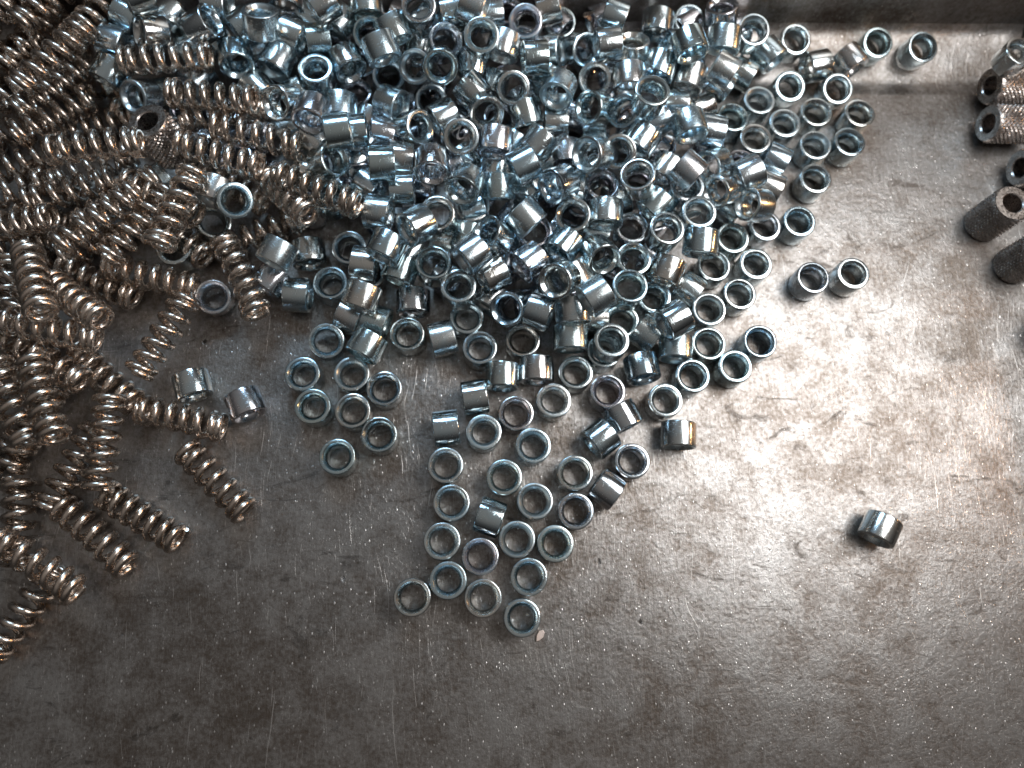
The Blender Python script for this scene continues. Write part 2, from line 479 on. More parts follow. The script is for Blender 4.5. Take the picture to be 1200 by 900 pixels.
BUSHINGS = [
    (-3.538, 9.216, 1.628, 0.094, 0.448, 0.889, "tipped zinc bushing opening towards twelve o'clock, twenty five percent across, five down"),
    (-3.232, 10.018, 1.257, 0.028, 0.997, 0.075, "lying zinc bushing pointing to six o'clock, thirty percent across, at the top"),
    (-2.508, 9.613, 1.577, 0.832, 0.54, 0.124, "lying zinc bushing pointing to two o'clock, thirty percent across, at the top"),
    (-3.144, 9.383, 1.115, 0.903, -0.402, -0.153, "lying zinc bushing pointing to four o'clock, thirty percent across, five down"),
    (-2.684, 9.315, 1.043, 0.981, 0.163, -0.107, "lying zinc bushing pointing to three o'clock, thirty percent across, five down"),
    (-3.414, 8.948, 0.949, -0.389, -0.921, 0.028, "tipped zinc bushing opening towards seven o'clock, twenty five percent across, ten down"),
    (-2.697, 8.646, 0.979, 0.009, 0.02, 1.0, 'upright zinc bushing on other bushings, thirty percent across, ten down'),
    (-2.189, 8.943, 0.927, 0.411, -0.908, 0.075, "tilted zinc bushing, bore towards five o'clock, thirty five percent across, ten down"),
    (-1.761, 9.412, 1.054, 0.076, -0.444, 0.893, 'nearly upright zinc bushing on the heap, thirty five percent across, five down'),
    (-1.482, 8.634, 1.731, 0.358, -0.875, -0.326, "lying zinc bushing pointing to five o'clock, thirty five percent across, five down"),
    (-1.816, 9.834, 1.345, -0.077, 0.96, 0.268, "lying zinc bushing pointing to six o'clock, thirty five percent across, at the top"),
    (-2.309, 9.793, 0.956, 0.605, 0.783, 0.146, "lying zinc bushing pointing to one o'clock, thirty five percent across, five down"),
    (-2.896, 9.899, 0.843, 0.832, -0.495, -0.252, "lying zinc bushing pointing to four o'clock, thirty percent across, at the top"),
    (-4.087, 8.884, 1.13, 0.196, -0.962, 0.189, "tilted zinc bushing, bore towards six o'clock, twenty five percent across, ten down"),
    (-3.201, 7.919, 1.242, -0.482, -0.487, 0.729, "tilted zinc bushing, bore towards nine o'clock, twenty five percent across, fifteen down"),
    (-2.677, 7.619, 1.415, -0.179, -0.953, 0.243, "tilted zinc bushing, bore towards seven o'clock, thirty percent across, fifteen down"),
    (-2.332, 8.189, 0.686, 0.02, 0.994, 0.11, "lying zinc bushing pointing to six o'clock, thirty five percent across, fifteen down"),
    (-1.402, 8.157, 0.868, 0.839, -0.494, 0.226, "tilted zinc bushing, bore towards four o'clock, forty percent across, fifteen down"),
    (-0.989, 7.636, 0.917, 0.629, -0.323, 0.707, 'tilted zinc bushing on top of the heap with a warm golden rim'),
    (-2.179, 7.106, 1.656, 0.985, 0.173, -0.03, "lying zinc bushing pointing to three o'clock, thirty five percent across, fifteen down"),
    (-1.991, 7.458, 1.063, 0.992, 0.125, 0.018, "upper lying zinc bushing pointing to three o'clock, thirty five percent across, twenty down"),
    (-2.08, 7.112, 0.511, 0.072, 0.506, 0.86, "tipped zinc bushing opening towards twelve o'clock, thirty five percent across, twenty down"),
    (-2.436, 6.873, 1.106, 0.723, -0.139, 0.677, "tilted zinc bushing, bore towards two o'clock, thirty five percent across, twenty down"),
    (-1.578, 7.654, 0.709, 0.964, -0.141, -0.227, "lying zinc bushing pointing to four o'clock, thirty five percent across, fifteen down"),
    (-1.506, 6.723, 1.301, 0.989, 0.089, -0.12, "lower lying zinc bushing pointing to three o'clock, thirty five percent across, twenty down"),
    (-1.237, 7.091, 0.809, 0.986, -0.04, -0.165, "lying zinc bushing pointing to three o'clock, forty percent across, twenty down"),
    (-1.215, 6.532, 0.741, 0.999, 0.037, -0.027, "lying zinc bushing pointing to three o'clock, forty percent across, twenty five down"),
    (-0.648, 6.688, 1.33, -0.032, -0.964, 0.263, "tilted zinc bushing, bore towards six o'clock, forty percent across, twenty five down"),
    (-0.182, 7.174, 1.386, 0.151, -0.516, 0.843, 'nearly upright zinc bushing on the heap, forty five percent across, twenty down'),
    (0.042, 8.404, 0.913, 0.683, -0.685, -0.254, "lying zinc bushing pointing to five o'clock, forty five percent across, ten down"),
    (0.274, 7.862, 1.089, 0.134, -0.744, 0.655, "tilted zinc bushing, bore towards five o'clock, fifty percent across, fifteen down"),
    (-0.471, 7.921, 0.821, 0.862, 0.507, -0.026, "lying zinc bushing pointing to two o'clock, forty five percent across, fifteen down"),
    (-0.728, 8.445, 0.524, 0.185, -0.548, 0.816, 'nearly upright zinc bushing on the heap, forty percent across, fifteen down'),
    (-0.901, 8.75, 1.092, -0.248, -0.572, 0.782, "tilted zinc bushing, bore towards nine o'clock, forty percent across, ten down"),
    (-0.495, 8.492, 1.493, 0.034, -0.719, 0.694, 'nearly upright zinc bushing on the heap, forty five percent across, ten down'),
    (-0.436, 9.099, 1.258, 0.235, -0.26, 0.937, "tilted zinc bushing, bore towards one o'clock, forty five percent across, five down"),
    (0.221, 8.858, 1.708, -0.016, -0.377, 0.926, "tilted zinc bushing, bore towards twelve o'clock, forty five percent across, five down"),
    (0.626, 9.121, 1.174, 0.263, 0.933, 0.247, "lying zinc bushing pointing to twelve o'clock, fifty percent across, five down"),
    (0.054, 8.994, 0.848, 0.123, 0.932, 0.341, "lying zinc bushing pointing to twelve o'clock, forty five percent across, ten down"),
    (0.756, 8.375, 1.016, 0.118, -0.565, 0.816, 'nearly upright zinc bushing on the heap, fifty percent across, ten down'),
    (1.011, 8.038, 0.748, 0.25, -0.889, -0.384, "lying zinc bushing pointing to six o'clock, fifty percent across, fifteen down"),
    (-0.856, 9.495, 1.64, 0.057, -0.337, 0.94, "tilted zinc bushing, bore towards twelve o'clock, forty percent across, at the top"),
    (-1.306, 9.221, 1.454, 0.417, -0.841, -0.344, "lying zinc bushing pointing to five o'clock, forty percent across, five down"),
    (-1.475, 8.843, 0.604, 0.089, -0.264, 0.96, "tilted zinc bushing, bore towards twelve o'clock, forty percent across, ten down"),
    (0.098, 9.517, 1.709, 0.911, -0.401, -0.094, "lying zinc bushing pointing to four o'clock, forty five percent across, at the top"),
    (-0.302, 9.776, 1.238, 0.971, 0.239, 0.023, "lying zinc bushing pointing to two o'clock, forty five percent across, at the top"),
    (-0.9, 9.291, 0.801, 0.006, 0.944, 0.331, "lying zinc bushing pointing to six o'clock, forty percent across, five down"),
    (0.432, 8.892, 0.402, 0.247, 0.926, 0.284, "lying zinc bushing pointing to twelve o'clock, fifty percent across, ten down"),
    (0.44, 7.222, 1.134, 0.127, 0.982, 0.141, "upper lying zinc bushing pointing to twelve o'clock, fifty percent across, twenty down"),
    (0.45, 7.113, 0.507, 0.224, 0.922, 0.316, "lower lying zinc bushing pointing to twelve o'clock, fifty percent across, twenty down"),
    (0.465, 6.396, 1.106, 0.057, 0.915, 0.399, "left lying zinc bushing pointing to twelve o'clock, fifty percent across, twenty five down"),
    (-0.097, 6.274, 1.407, -0.315, -0.849, 0.424, "tilted zinc bushing, bore towards seven o'clock, forty five percent across, twenty five down"),
    (-0.368, 6.99, 0.786, 0.87, 0.467, 0.158, "lying zinc bushing pointing to two o'clock, forty five percent across, twenty down"),
    (-0.564, 5.853, 1.078, -0.064, -0.159, 0.985, "tilted zinc bushing, bore towards eleven o'clock, forty five percent across, thirty down"),
    (-0.904, 5.527, 1.435, -0.769, -0.556, 0.316, "tipped zinc bushing opening towards eight o'clock, forty percent across, thirty down"),
    (-1.416, 5.242, 1.219, 0.425, 0.904, 0.04, "lying zinc bushing pointing to one o'clock, forty percent across, thirty down"),
    (-1.59, 6.018, 0.917, 0.978, -0.194, 0.071, "lying zinc bushing pointing to four o'clock, thirty five percent across, thirty down"),
    (-1.13, 5.518, 0.3, 0.543, 0.84, 0.0, "upper lying zinc bushing pointing to one o'clock, forty percent across, thirty five down"),
    (-1.235, 5.057, 0.674, 0.362, 0.927, 0.099, "lower lying zinc bushing pointing to one o'clock, forty percent across, thirty five down"),
    (-0.65, 5.029, 0.872, 0.007, -0.004, 1.0, 'upright zinc bushing on other bushings, forty percent across, thirty five down'),
    (-0.242, 4.641, 0.783, 0.003, 0.001, 1.0, 'upright zinc bushing on other bushings, forty five percent across, thirty five down'),
    (-0.01, 5.042, 1.379, 0.777, 0.627, -0.054, "lying zinc bushing pointing to two o'clock, forty five percent across, thirty five down"),
    (0.335, 4.871, 0.888, 0.867, 0.495, -0.064, "lying zinc bushing pointing to two o'clock, fifty percent across, thirty five down"),
    (0.36, 5.478, 1.103, -0.621, 0.034, 0.783, "tilted zinc bushing, bore towards ten o'clock, forty five percent across, thirty down"),
    (0.015, 6.181, 0.627, 0.012, -0.004, 1.0, 'upright zinc bushing on other bushings, forty five percent across, twenty five down'),
    (-0.059, 5.626, 0.747, 0.237, 0.955, 0.178, "lying zinc bushing pointing to twelve o'clock, forty five percent across, thirty down"),
    (0.908, 5.761, 1.218, 0.673, -0.707, -0.217, "lying zinc bushing pointing to five o'clock, fifty percent across, thirty down"),
    (0.575, 5.71, 0.301, 0.176, 0.984, 0.003, "lying zinc bushing pointing to twelve o'clock, fifty percent across, thirty down"),
    (0.631, 4.319, 0.752, -0.366, -0.409, 0.836, "tilted zinc bushing, bore towards eight o'clock, fifty percent across, forty down"),
    (-0.113, 4.271, 0.216, -0.004, -0.0, 1.0, 'upright zinc bushing standing on the tray, forty five percent across, forty down'),
    (0.1, 3.725, 0.22, -0.001, 0.016, 1.0, 'upright zinc bushing standing on the tray, forty five percent across, forty five down'),
    (-1.14, 3.995, 0.223, -0.015, -0.022, 1.0, 'upright zinc bushing standing on the tray, forty percent across, forty five down'),
    (-0.538, 3.932, 0.3, 0.972, 0.234, 0.0, 'grey zinc bushing lying alone on bare tray between upright rings'),
    (-1.046, 4.596, 0.3, 0.008, -1.0, 0.0, "tipped zinc bushing opening towards six o'clock, forty percent across, forty down"),
    (-2.475, 4.944, 0.217, 0.003, -0.006, 1.0, 'upright zinc bushing standing on the tray, thirty percent across, thirty five down'),
    (-3.051, 4.764, 0.301, 0.996, -0.092, 0.0, "tipped zinc bushing opening towards three o'clock, thirty percent across, forty down"),
    (-3.519, 5.049, 0.3, 0.578, 0.816, 0.0, "lower lying zinc bushing pointing to one o'clock, twenty five percent across, thirty five down"),
    (-3.281, 5.294, 0.891, 0.462, 0.882, 0.094, "upper lying zinc bushing pointing to one o'clock, twenty five percent across, thirty five down"),
    (-2.889, 5.529, 0.3, 0.136, -0.991, 0.0, "tipped zinc bushing opening towards six o'clock, thirty percent across, thirty five down"),
    (-2.172, 5.612, 0.27, 0.07, -0.183, 0.981, "tilted zinc bushing, bore towards eleven o'clock, thirty five percent across, thirty down"),
    (-1.849, 5.149, 0.723, 0.985, -0.165, -0.054, "lying zinc bushing pointing to three o'clock, thirty five percent across, thirty five down"),
    (-1.834, 5.107, 0.222, 0.023, 0.006, 1.0, 'upright zinc bushing standing on the tray, thirty five percent across, thirty five down'),
    (-1.855, 4.501, 0.892, 0.337, 0.933, 0.124, "lying zinc bushing pointing to one o'clock, thirty five percent across, forty down"),
    (-2.122, 4.35, 0.3, 0.896, -0.444, 0.0, "left lying zinc bushing pointing to four o'clock, thirty five percent across, forty down"),
    (-1.693, 4.256, 0.3, 0.933, -0.36, 0.0, "right lying zinc bushing pointing to four o'clock, thirty five percent across, forty down"),
    (-1.812, 3.753, 0.531, 0.471, 0.882, -0.004, "lying zinc bushing pointing to one o'clock, thirty five percent across, forty five down"),
    (-2.533, 3.909, 0.289, 0.186, -0.204, 0.961, 'nearly upright zinc bushing on the heap, thirty percent across, forty five down'),
    (-2.898, 3.314, 0.219, -0.008, -0.012, 1.0, 'leftmost upright bushing in the upper row of the small left cluster'),
    (-2.076, 3.298, 0.219, 0.013, -0.004, 1.0, 'upright zinc bushing standing on the tray, thirty five percent across, fifty down'),
    (-1.53, 3.037, 0.223, 0.022, -0.015, 1.0, 'upright zinc bushing standing on the tray, forty percent across, fifty down'),
    (-2.71, 2.752, 0.219, -0.004, -0.013, 1.0, 'leftmost upright bushing in the lower row of the small left cluster'),
    (-2.046, 2.663, 0.217, -0.0, 0.005, 1.0, 'upright zinc bushing standing on the tray, thirty five percent across, fifty five down'),
    (-1.602, 2.248, 0.218, 0.001, 0.009, 1.0, 'upright bushing of the small left cluster, just above its lowest ring'),
    (-2.283, 1.893, 0.219, 0.01, 0.006, 1.0, 'lowest upright bushing of the small cluster left of the fan, standing apart'),
    (-0.49, 2.352, 0.3, 0.996, 0.084, 0.0, 'dark zinc bushing on its side at the left rim of the fan'),
    (-0.001, 2.873, 0.3, 0.99, 0.139, 0.0, "lying zinc bushing pointing to three o'clock, forty five percent across, fifty down"),
    (0.14, 2.255, 0.218, 0.002, 0.009, 1.0, 'upright zinc bushing standing on the tray, forty five percent across, fifty five down'),
    (-0.503, 1.711, 0.218, -0.004, 0.01, 1.0, 'upright zinc bushing standing on the tray, forty five percent across, sixty down'),
    (-0.416, 1.095, 0.221, 0.019, 0.0, 1.0, 'upright zinc bushing standing on the tray, forty five percent across, sixty five down'),
    (0.212, 0.854, 0.3, 0.938, -0.347, 0.0, 'single zinc bushing lying on its side inside the lower fan of upright rings'),
    (-0.574, 0.482, 0.223, 0.023, 0.013, 1.0, 'left upright zinc bushing standing on the tray, forty five percent across, seventy down'),
    (0.042, 0.226, 0.22, 0.017, 0.0, 1.0, 'right upright zinc bushing standing on the tray, forty five percent across, seventy down'),
    (-0.477, -0.131, 0.217, -0.005, -0.006, 1.0, 'upright zinc bushing second from the left along the bottom of the fan'),
    (-1.045, -0.377, 0.218, -0.01, -0.003, 1.0, 'upright zinc bushing at the lower left tip of the fan of rings'),
    (0.075, -0.422, 0.219, -0.005, -0.011, 1.0, 'upright zinc bushing in the bottom row of the fan, between its two lowest neighbours'),
    (0.686, -0.744, 0.219, 0.013, 0.007, 1.0, 'lowest upright zinc bushing of the fan, touching the small pale chip'),
    (0.821, -0.117, 0.219, -0.014, 0.001, 1.0, 'upright zinc bushing standing on the tray, fifty percent across, seventy five down'),
    (0.646, 0.483, 0.221, -0.008, -0.02, 1.0, 'upright zinc bushing standing on the tray, fifty percent across, seventy down'),
    (1.263, 0.397, 0.22, 0.011, -0.012, 1.0, 'upright zinc bushing standing on the tray, fifty five percent across, seventy down'),
    (1.62, 0.912, 0.225, 0.016, -0.029, 0.999, 'upright zinc bushing standing on the tray, fifty five percent across, sixty five down'),
    (0.958, 1.088, 0.218, -0.005, 0.008, 1.0, 'upright zinc bushing standing on the tray, fifty percent across, sixty five down'),
    (0.464, 1.493, 0.216, -0.003, -0.001, 1.0, 'lower upright zinc bushing standing on the tray, fifty percent across, sixty down'),
    (0.956, 2.009, 0.223, 0.026, -0.006, 1.0, 'upper upright zinc bushing standing on the tray, fifty percent across, sixty down'),
    (0.685, 2.567, 0.225, 0.032, -0.012, 0.999, 'upright zinc bushing standing on the tray, fifty percent across, fifty five down'),
    (1.337, 2.774, 0.217, 0.0, 0.006, 1.0, 'lower upright zinc bushing standing on the tray, fifty five percent across, fifty down'),
    (1.64, 1.538, 0.218, 0.005, -0.01, 1.0, 'upright zinc bushing standing on the tray, fifty five percent across, sixty down'),
    (2.27, 2.913, 0.222, 0.003, 0.023, 1.0, 'upright zinc bushing standing on the tray, sixty percent across, fifty down'),
    (3.253, 2.741, 0.221, -0.016, -0.013, 1.0, 'upright zinc bushing standing on the tray, sixty five percent across, fifty down'),
    (2.516, 2.485, 0.3, 0.429, -0.903, 0.0, 'zinc bushing on its side, upper right of a touching pair in the fan'),
    (2.122, 2.122, 0.3, 0.803, 0.596, 0.0, 'zinc bushing on its side, lower left of a touching pair in the fan'),
    (2.175, 1.269, 0.3, 0.805, -0.594, 0.0, 'grey zinc bushing on its side wedged between three upright rings of the fan'),
    (2.61, 1.711, 0.219, 0.0, 0.014, 1.0, 'upright zinc bushing at the lower right edge of the fan, beside three lying ones'),
    (3.459, 2.152, 0.3, 0.101, 0.995, 0.0, 'dark zinc bushing on its side, loose at the lower right edge of the heap'),
    (6.742, 0.489, 0.3, -0.527, -0.85, 0.0, 'lone zinc bushing lying by itself on bare steel, far from the heap'),
    (1.759, 5.901, 0.914, -0.163, -0.202, 0.966, "tilted zinc bushing, bore towards twelve o'clock, fifty five percent across, thirty down"),
    (2.336, 5.977, 0.895, 0.053, 0.996, 0.072, "lying zinc bushing pointing to twelve o'clock, sixty percent across, thirty down"),
    (2.837, 5.838, 0.419, -0.002, 0.021, 1.0, 'upright zinc bushing on other bushings, sixty percent across, thirty down'),
    (3.272, 5.499, 1.117, 0.01, 0.004, 1.0, 'upright zinc bushing on other bushings, sixty five percent across, thirty down'),
    (1.085, 5.679, 0.691, -0.002, -0.001, 1.0, 'upright zinc bushing on other bushings, fifty percent across, thirty down'),
    (2.189, 5.205, 0.901, 0.253, -0.763, 0.595, "tilted zinc bushing, bore towards five o'clock, sixty percent across, thirty five down"),
    (2.755, 5.099, 0.789, 0.0, -0.001, 1.0, 'upper upright zinc bushing on other bushings, sixty percent across, thirty five down'),
    (2.625, 4.551, 0.926, -0.002, 0.015, 1.0, 'lower upright zinc bushing on other bushings, sixty percent across, thirty five down'),
    (3.195, 4.601, 0.219, -0.002, 0.014, 1.0, 'upright zinc bushing standing on the tray, sixty five percent across, forty down'),
    (3.35, 4.954, 0.79, 0.364, 0.902, 0.231, "lying zinc bushing pointing to one o'clock, sixty five percent across, thirty five down"),
    (3.906, 5.34, 1.056, -0.162, -0.968, -0.193, "tipped zinc bushing opening towards six o'clock, seventy percent across, thirty down"),
    (3.878, 5.836, 1.039, -0.029, -0.014, 0.999, 'upright zinc bushing on other bushings, seventy percent across, thirty down'),
    (4.711, 5.724, 0.219, -0.003, -0.013, 1.0, 'upright zinc bushing standing on the tray, seventy percent across, thirty down'),
    (4.319, 5.186, 0.218, -0.007, 0.009, 1.0, 'upright zinc bushing standing on the tray, seventy percent across, thirty five down'),
    (5.081, 5.214, 0.218, -0.003, -0.008, 1.0, 'upright zinc bushing standing on the tray, seventy five percent across, thirty five down'),
    (4.725, 4.647, 0.22, 0.016, 0.004, 1.0, 'right upright zinc bushing standing on the tray, seventy percent across, forty down'),
    (4.156, 4.368, 0.22, -0.002, -0.015, 1.0, 'left upright zinc bushing standing on the tray, seventy percent across, forty down'),
    (3.849, 4.778, 0.3, 0.785, -0.62, 0.0, "lying zinc bushing pointing to four o'clock, sixty five percent across, forty down"),
    (3.39, 4.028, 0.875, 0.879, 0.476, 0.023, "lying zinc bushing pointing to two o'clock, sixty five percent across, forty down"),
    (3.529, 3.69, 0.318, 0.108, 0.994, 0.0, "lying zinc bushing pointing to twelve o'clock, sixty five percent across, forty five down"),
    (3.043, 3.968, 0.3, 0.783, -0.622, 0.0, "lying zinc bushing pointing to four o'clock, sixty five percent across, forty five down"),
    (2.902, 3.33, 0.326, 0.118, -0.984, 0.132, "tipped zinc bushing opening towards six o'clock, sixty five percent across, fifty down"),
    (4.091, 3.736, 0.217, -0.004, -0.004, 1.0, 'upright zinc bushing standing on the tray, seventy percent across, forty five down'),
    (4.521, 3.32, 0.216, 0.003, 0.004, 1.0, 'right upright zinc bushing standing on the tray, seventy percent across, fifty down'),
    (3.756, 3.161, 0.221, 0.011, 0.016, 1.0, 'left upright zinc bushing standing on the tray, seventy percent across, fifty down'),
    (5.005, 3.761, 0.216, -0.004, -0.001, 1.0, 'upright zinc bushing standing on the tray, seventy five percent across, forty five down'),
    (2.314, 3.7, 0.628, -0.004, 0.007, 1.0, 'bright upright zinc bushing resting on top of two other rings'),
    (2.6, 4.178, 0.222, -0.01, -0.021, 1.0, 'upright zinc bushing standing on the tray, sixty percent across, forty down'),
    (2.246, 3.631, 0.218, 0.0, 0.009, 1.0, 'upright zinc bushing standing on the tray, sixty percent across, forty five down'),
    (1.681, 4.234, 0.822, -0.049, 0.983, 0.176, 'upper one of two bushings lying end to end in the lower heap'),
    (1.651, 3.818, 0.59, 0.02, 0.998, 0.056, 'lower one of two bushings lying end to end in the lower heap'),
    (0.849, 3.856, 0.216, 0.001, -0.002, 1.0, 'upright zinc bushing standing on the tray, fifty percent across, forty five down'),
    (1.119, 4.219, 0.83, 0.913, -0.392, 0.11, "lying zinc bushing pointing to four o'clock, fifty five percent across, forty down"),
    (1.99, 4.281, 1.393, 0.855, 0.507, 0.107, "lying zinc bushing pointing to two o'clock, sixty percent across, forty down"),
    (1.436, 4.628, 1.239, -0.506, -0.442, 0.741, "tilted zinc bushing, bore towards eight o'clock, fifty five percent across, thirty five down"),
    (1.718, 4.853, 0.869, 0.482, -0.819, -0.31, "lying zinc bushing pointing to five o'clock, fifty five percent across, thirty five down"),
    (0.975, 5.076, 0.939, -0.79, -0.606, 0.091, "tipped zinc bushing opening towards eight o'clock, fifty percent across, thirty five down"),
    (0.483, 3.236, 0.3, -0.059, -0.998, 0.0, "left tipped zinc bushing opening towards six o'clock, fifty percent across, fifty down"),
    (1.077, 3.338, 0.3, -0.036, -0.999, 0.0, "right tipped zinc bushing opening towards six o'clock, fifty percent across, fifty down"),
    (1.737, 3.262, 0.217, 0.006, -0.004, 1.0, 'upper upright zinc bushing standing on the tray, fifty five percent across, fifty down'),
    (5.0, 6.143, 0.857, -0.871, -0.13, 0.474, "tilted zinc bushing with a golden rim and deep blue bore at the heap's right edge"),
    (5.332, 5.959, 0.218, 0.001, -0.012, 1.0, 'upright zinc bushing standing on the tray, seventy five percent across, thirty down'),
    (5.976, 6.038, 0.219, -0.008, -0.011, 1.0, 'upright zinc bushing right of the heap, a step above the isolated pair'),
    (6.094, 4.938, 0.218, 0.002, 0.009, 1.0, 'left one of the isolated pair of upright bushings right of the heap'),
    (6.842, 5.009, 0.222, -0.018, 0.013, 1.0, 'right one of the isolated pair of upright bushings right of the heap'),
    (6.282, 9.803, 0.372, 0.014, -0.243, 0.97, "upright zinc bushing on the ledge at the heap's upper right corner"),
    (6.752, 9.377, 0.284, 0.974, 0.227, 0.0, 'zinc bushing on its side with a warm glint where the ledge folds'),
    (7.405, 9.451, 0.338, 0.497, -0.868, 0.0, 'zinc bushing on its side on the ledge between two upright ones'),
    (7.9, 9.748, 0.359, 0.011, -0.245, 0.97, 'upright zinc bushing on the folded ledge, left of the lone one'),
    (8.794, 9.673, 0.34, 0.025, -0.245, 0.969, 'upright zinc bushing standing alone on the folded ledge, farthest from the heap'),
    (6.098, 8.846, 0.285, -0.013, -0.258, 0.966, 'upright zinc bushing standing on the tray, seventy five percent across, ten down'),
    (7.02, 8.792, 0.285, -0.009, -0.257, 0.966, 'upright zinc bushing standing on the tray, eighty percent across, ten down'),
    (6.575, 8.279, 0.225, -0.031, -0.016, 0.999, 'upright zinc bushing standing on the tray, eighty percent across, fifteen down'),
    (7.412, 8.26, 0.219, 0.012, 0.006, 1.0, 'rightmost upright bushing of the ring cluster under the ledge'),
    (7.126, 7.644, 0.222, 0.021, 0.006, 1.0, 'upright zinc bushing standing on the tray, eighty five percent across, twenty down'),
    (6.471, 7.577, 0.219, -0.015, -0.001, 1.0, 'upright zinc bushing standing on the tray, eighty percent across, twenty down'),
    (5.936, 8.047, 0.219, -0.008, -0.009, 1.0, 'right upright zinc bushing standing on the tray, seventy five percent across, fifteen down'),
    (6.384, 6.889, 0.218, -0.004, 0.01, 1.0, 'lowest upright bushing of the ring cluster under the ledge'),
    (5.714, 7.33, 0.3, 0.88, -0.476, 0.0, "lying zinc bushing pointing to four o'clock, seventy five percent across, twenty down"),
    (5.529, 6.767, 0.3, 0.896, -0.445, 0.0, "lying zinc bushing pointing to four o'clock, seventy five percent across, twenty five down"),
    (5.495, 8.532, 0.219, 0.0, 0.014, 1.0, 'left upright zinc bushing standing on the tray, seventy five percent across, fifteen down'),
    (4.946, 8.169, 0.22, 0.016, 0.009, 1.0, 'upright zinc bushing standing on the tray, seventy percent across, fifteen down'),
    (5.345, 7.725, 0.217, -0.003, -0.005, 1.0, 'upright zinc bushing standing on the tray, seventy five percent across, twenty down'),
    (4.348, 7.598, 0.866, 0.984, -0.169, -0.056, "lying zinc bushing pointing to three o'clock, seventy percent across, twenty down"),
    (4.395, 7.047, 0.649, -0.753, -0.48, 0.449, "tilted zinc bushing, bore towards eight o'clock, seventy percent across, twenty down"),
    (4.414, 6.411, 0.918, -0.76, -0.459, 0.461, "tilted zinc bushing, bore towards eight o'clock, seventy percent across, twenty five down"),
    (4.903, 6.692, 0.975, 0.912, 0.361, 0.195, "lying zinc bushing pointing to two o'clock, seventy five percent across, twenty five down"),
    (3.67, 6.486, 1.455, 0.738, -0.666, -0.111, "right lying zinc bushing pointing to four o'clock, sixty five percent across, twenty down"),
    (3.738, 6.375, 0.941, -0.011, -0.006, 1.0, 'upright zinc bushing on other bushings, sixty five percent across, twenty five down'),
    (3.519, 6.941, 0.675, 0.58, 0.795, 0.178, "lower lying zinc bushing pointing to one o'clock, sixty five percent across, twenty down"),
    (3.521, 6.931, 0.63, 0.92, 0.351, 0.176, "upper lying zinc bushing pointing to two o'clock, sixty five percent across, twenty five down"),
    (3.85, 7.507, 1.194, 0.173, -0.985, 0.011, "tipped zinc bushing opening towards five o'clock, sixty five percent across, fifteen down"),
    (3.844, 8.336, 0.578, 0.981, -0.168, 0.093, "lying zinc bushing pointing to three o'clock, sixty five percent across, fifteen down"),
    (4.619, 8.732, 1.046, 0.856, -0.512, -0.075, "upper lying zinc bushing pointing to four o'clock, seventy percent across, ten down"),
    (5.276, 9.185, 0.301, 0.866, -0.5, -0.02, "lying zinc bushing pointing to four o'clock, seventy five percent across, ten down"),
    (4.723, 8.838, 0.451, 0.841, -0.482, -0.248, "lower lying zinc bushing pointing to four o'clock, seventy percent across, ten down"),
    (4.061, 8.761, 0.793, 0.271, 0.925, 0.265, "right lying zinc bushing pointing to twelve o'clock, sixty five percent across, ten down"),
    (3.905, 8.943, 1.47, 0.22, -0.975, -0.035, "lying zinc bushing pointing to six o'clock, sixty five percent across, five down"),
    (4.158, 10.019, 0.627, 0.009, -0.24, 0.971, 'upright zinc bushing on other bushings, sixty five percent across, five down'),
    (3.809, 9.307, 0.941, -0.961, -0.17, 0.218, "tipped zinc bushing opening towards nine o'clock, sixty five percent across, five down"),
    (4.731, 9.959, 0.949, -0.185, 0.341, 0.922, "tipped zinc bushing opening towards twelve o'clock, seventy percent across, at the top"),
    (4.689, 9.362, 1.055, 0.114, 0.934, 0.339, "lying zinc bushing pointing to twelve o'clock, seventy percent across, five down"),
    (5.264, 9.607, 0.885, -0.007, -0.237, 0.972, 'upright zinc bushing on other bushings, seventy five percent across, five down'),
    (5.776, 9.525, 0.427, 0.581, -0.814, -0.01, "lying zinc bushing pointing to five o'clock, seventy five percent across, five down"),
    (3.466, 8.828, 1.0, 0.332, 0.925, 0.183, "left lying zinc bushing pointing to twelve o'clock, sixty five percent across, ten down"),
    (3.534, 9.852, 0.849, 0.14, 0.971, 0.196, "lying zinc bushing pointing to twelve o'clock, sixty five percent across, five down"),
    (3.108, 7.86, 1.496, 0.02, -0.004, 1.0, 'upright zinc bushing on other bushings, sixty five percent across, ten down'),
    (3.344, 7.742, 0.976, 0.902, 0.369, 0.224, "lying zinc bushing pointing to two o'clock, sixty five percent across, fifteen down"),
    (2.327, 8.678, 0.828, -0.325, -0.46, 0.826, 'nearly upright zinc bushing on the heap, sixty percent across, ten down'),
    (2.223, 7.95, 1.036, -0.689, -0.31, 0.655, "tilted zinc bushing, bore towards nine o'clock, fifty five percent across, fifteen down"),
    (1.569, 8.215, 1.21, -0.298, -0.915, 0.273, "tilted zinc bushing, bore towards seven o'clock, fifty five percent across, fifteen down"),
    (1.161, 8.742, 1.366, 0.994, 0.091, -0.053, "lying zinc bushing pointing to three o'clock, fifty percent across, ten down"),
    (1.51, 9.186, 0.924, 0.881, -0.213, 0.422, "tipped zinc bushing opening towards three o'clock, fifty five percent across, five down"),
    (1.024, 9.493, 1.282, -0.069, -0.418, 0.906, "tilted zinc bushing, bore towards twelve o'clock, fifty percent across, five down"),
    (1.712, 9.985, 0.586, 0.005, -0.224, 0.974, 'upright zinc bushing on other bushings, fifty five percent across, five down'),
    (2.07, 9.276, 0.866, 0.378, -0.557, 0.74, "tilted zinc bushing, bore towards three o'clock, fifty five percent across, five down"),
    (2.481, 9.084, 1.273, 0.993, 0.115, 0.017, "lying zinc bushing pointing to two o'clock, sixty percent across, five down"),
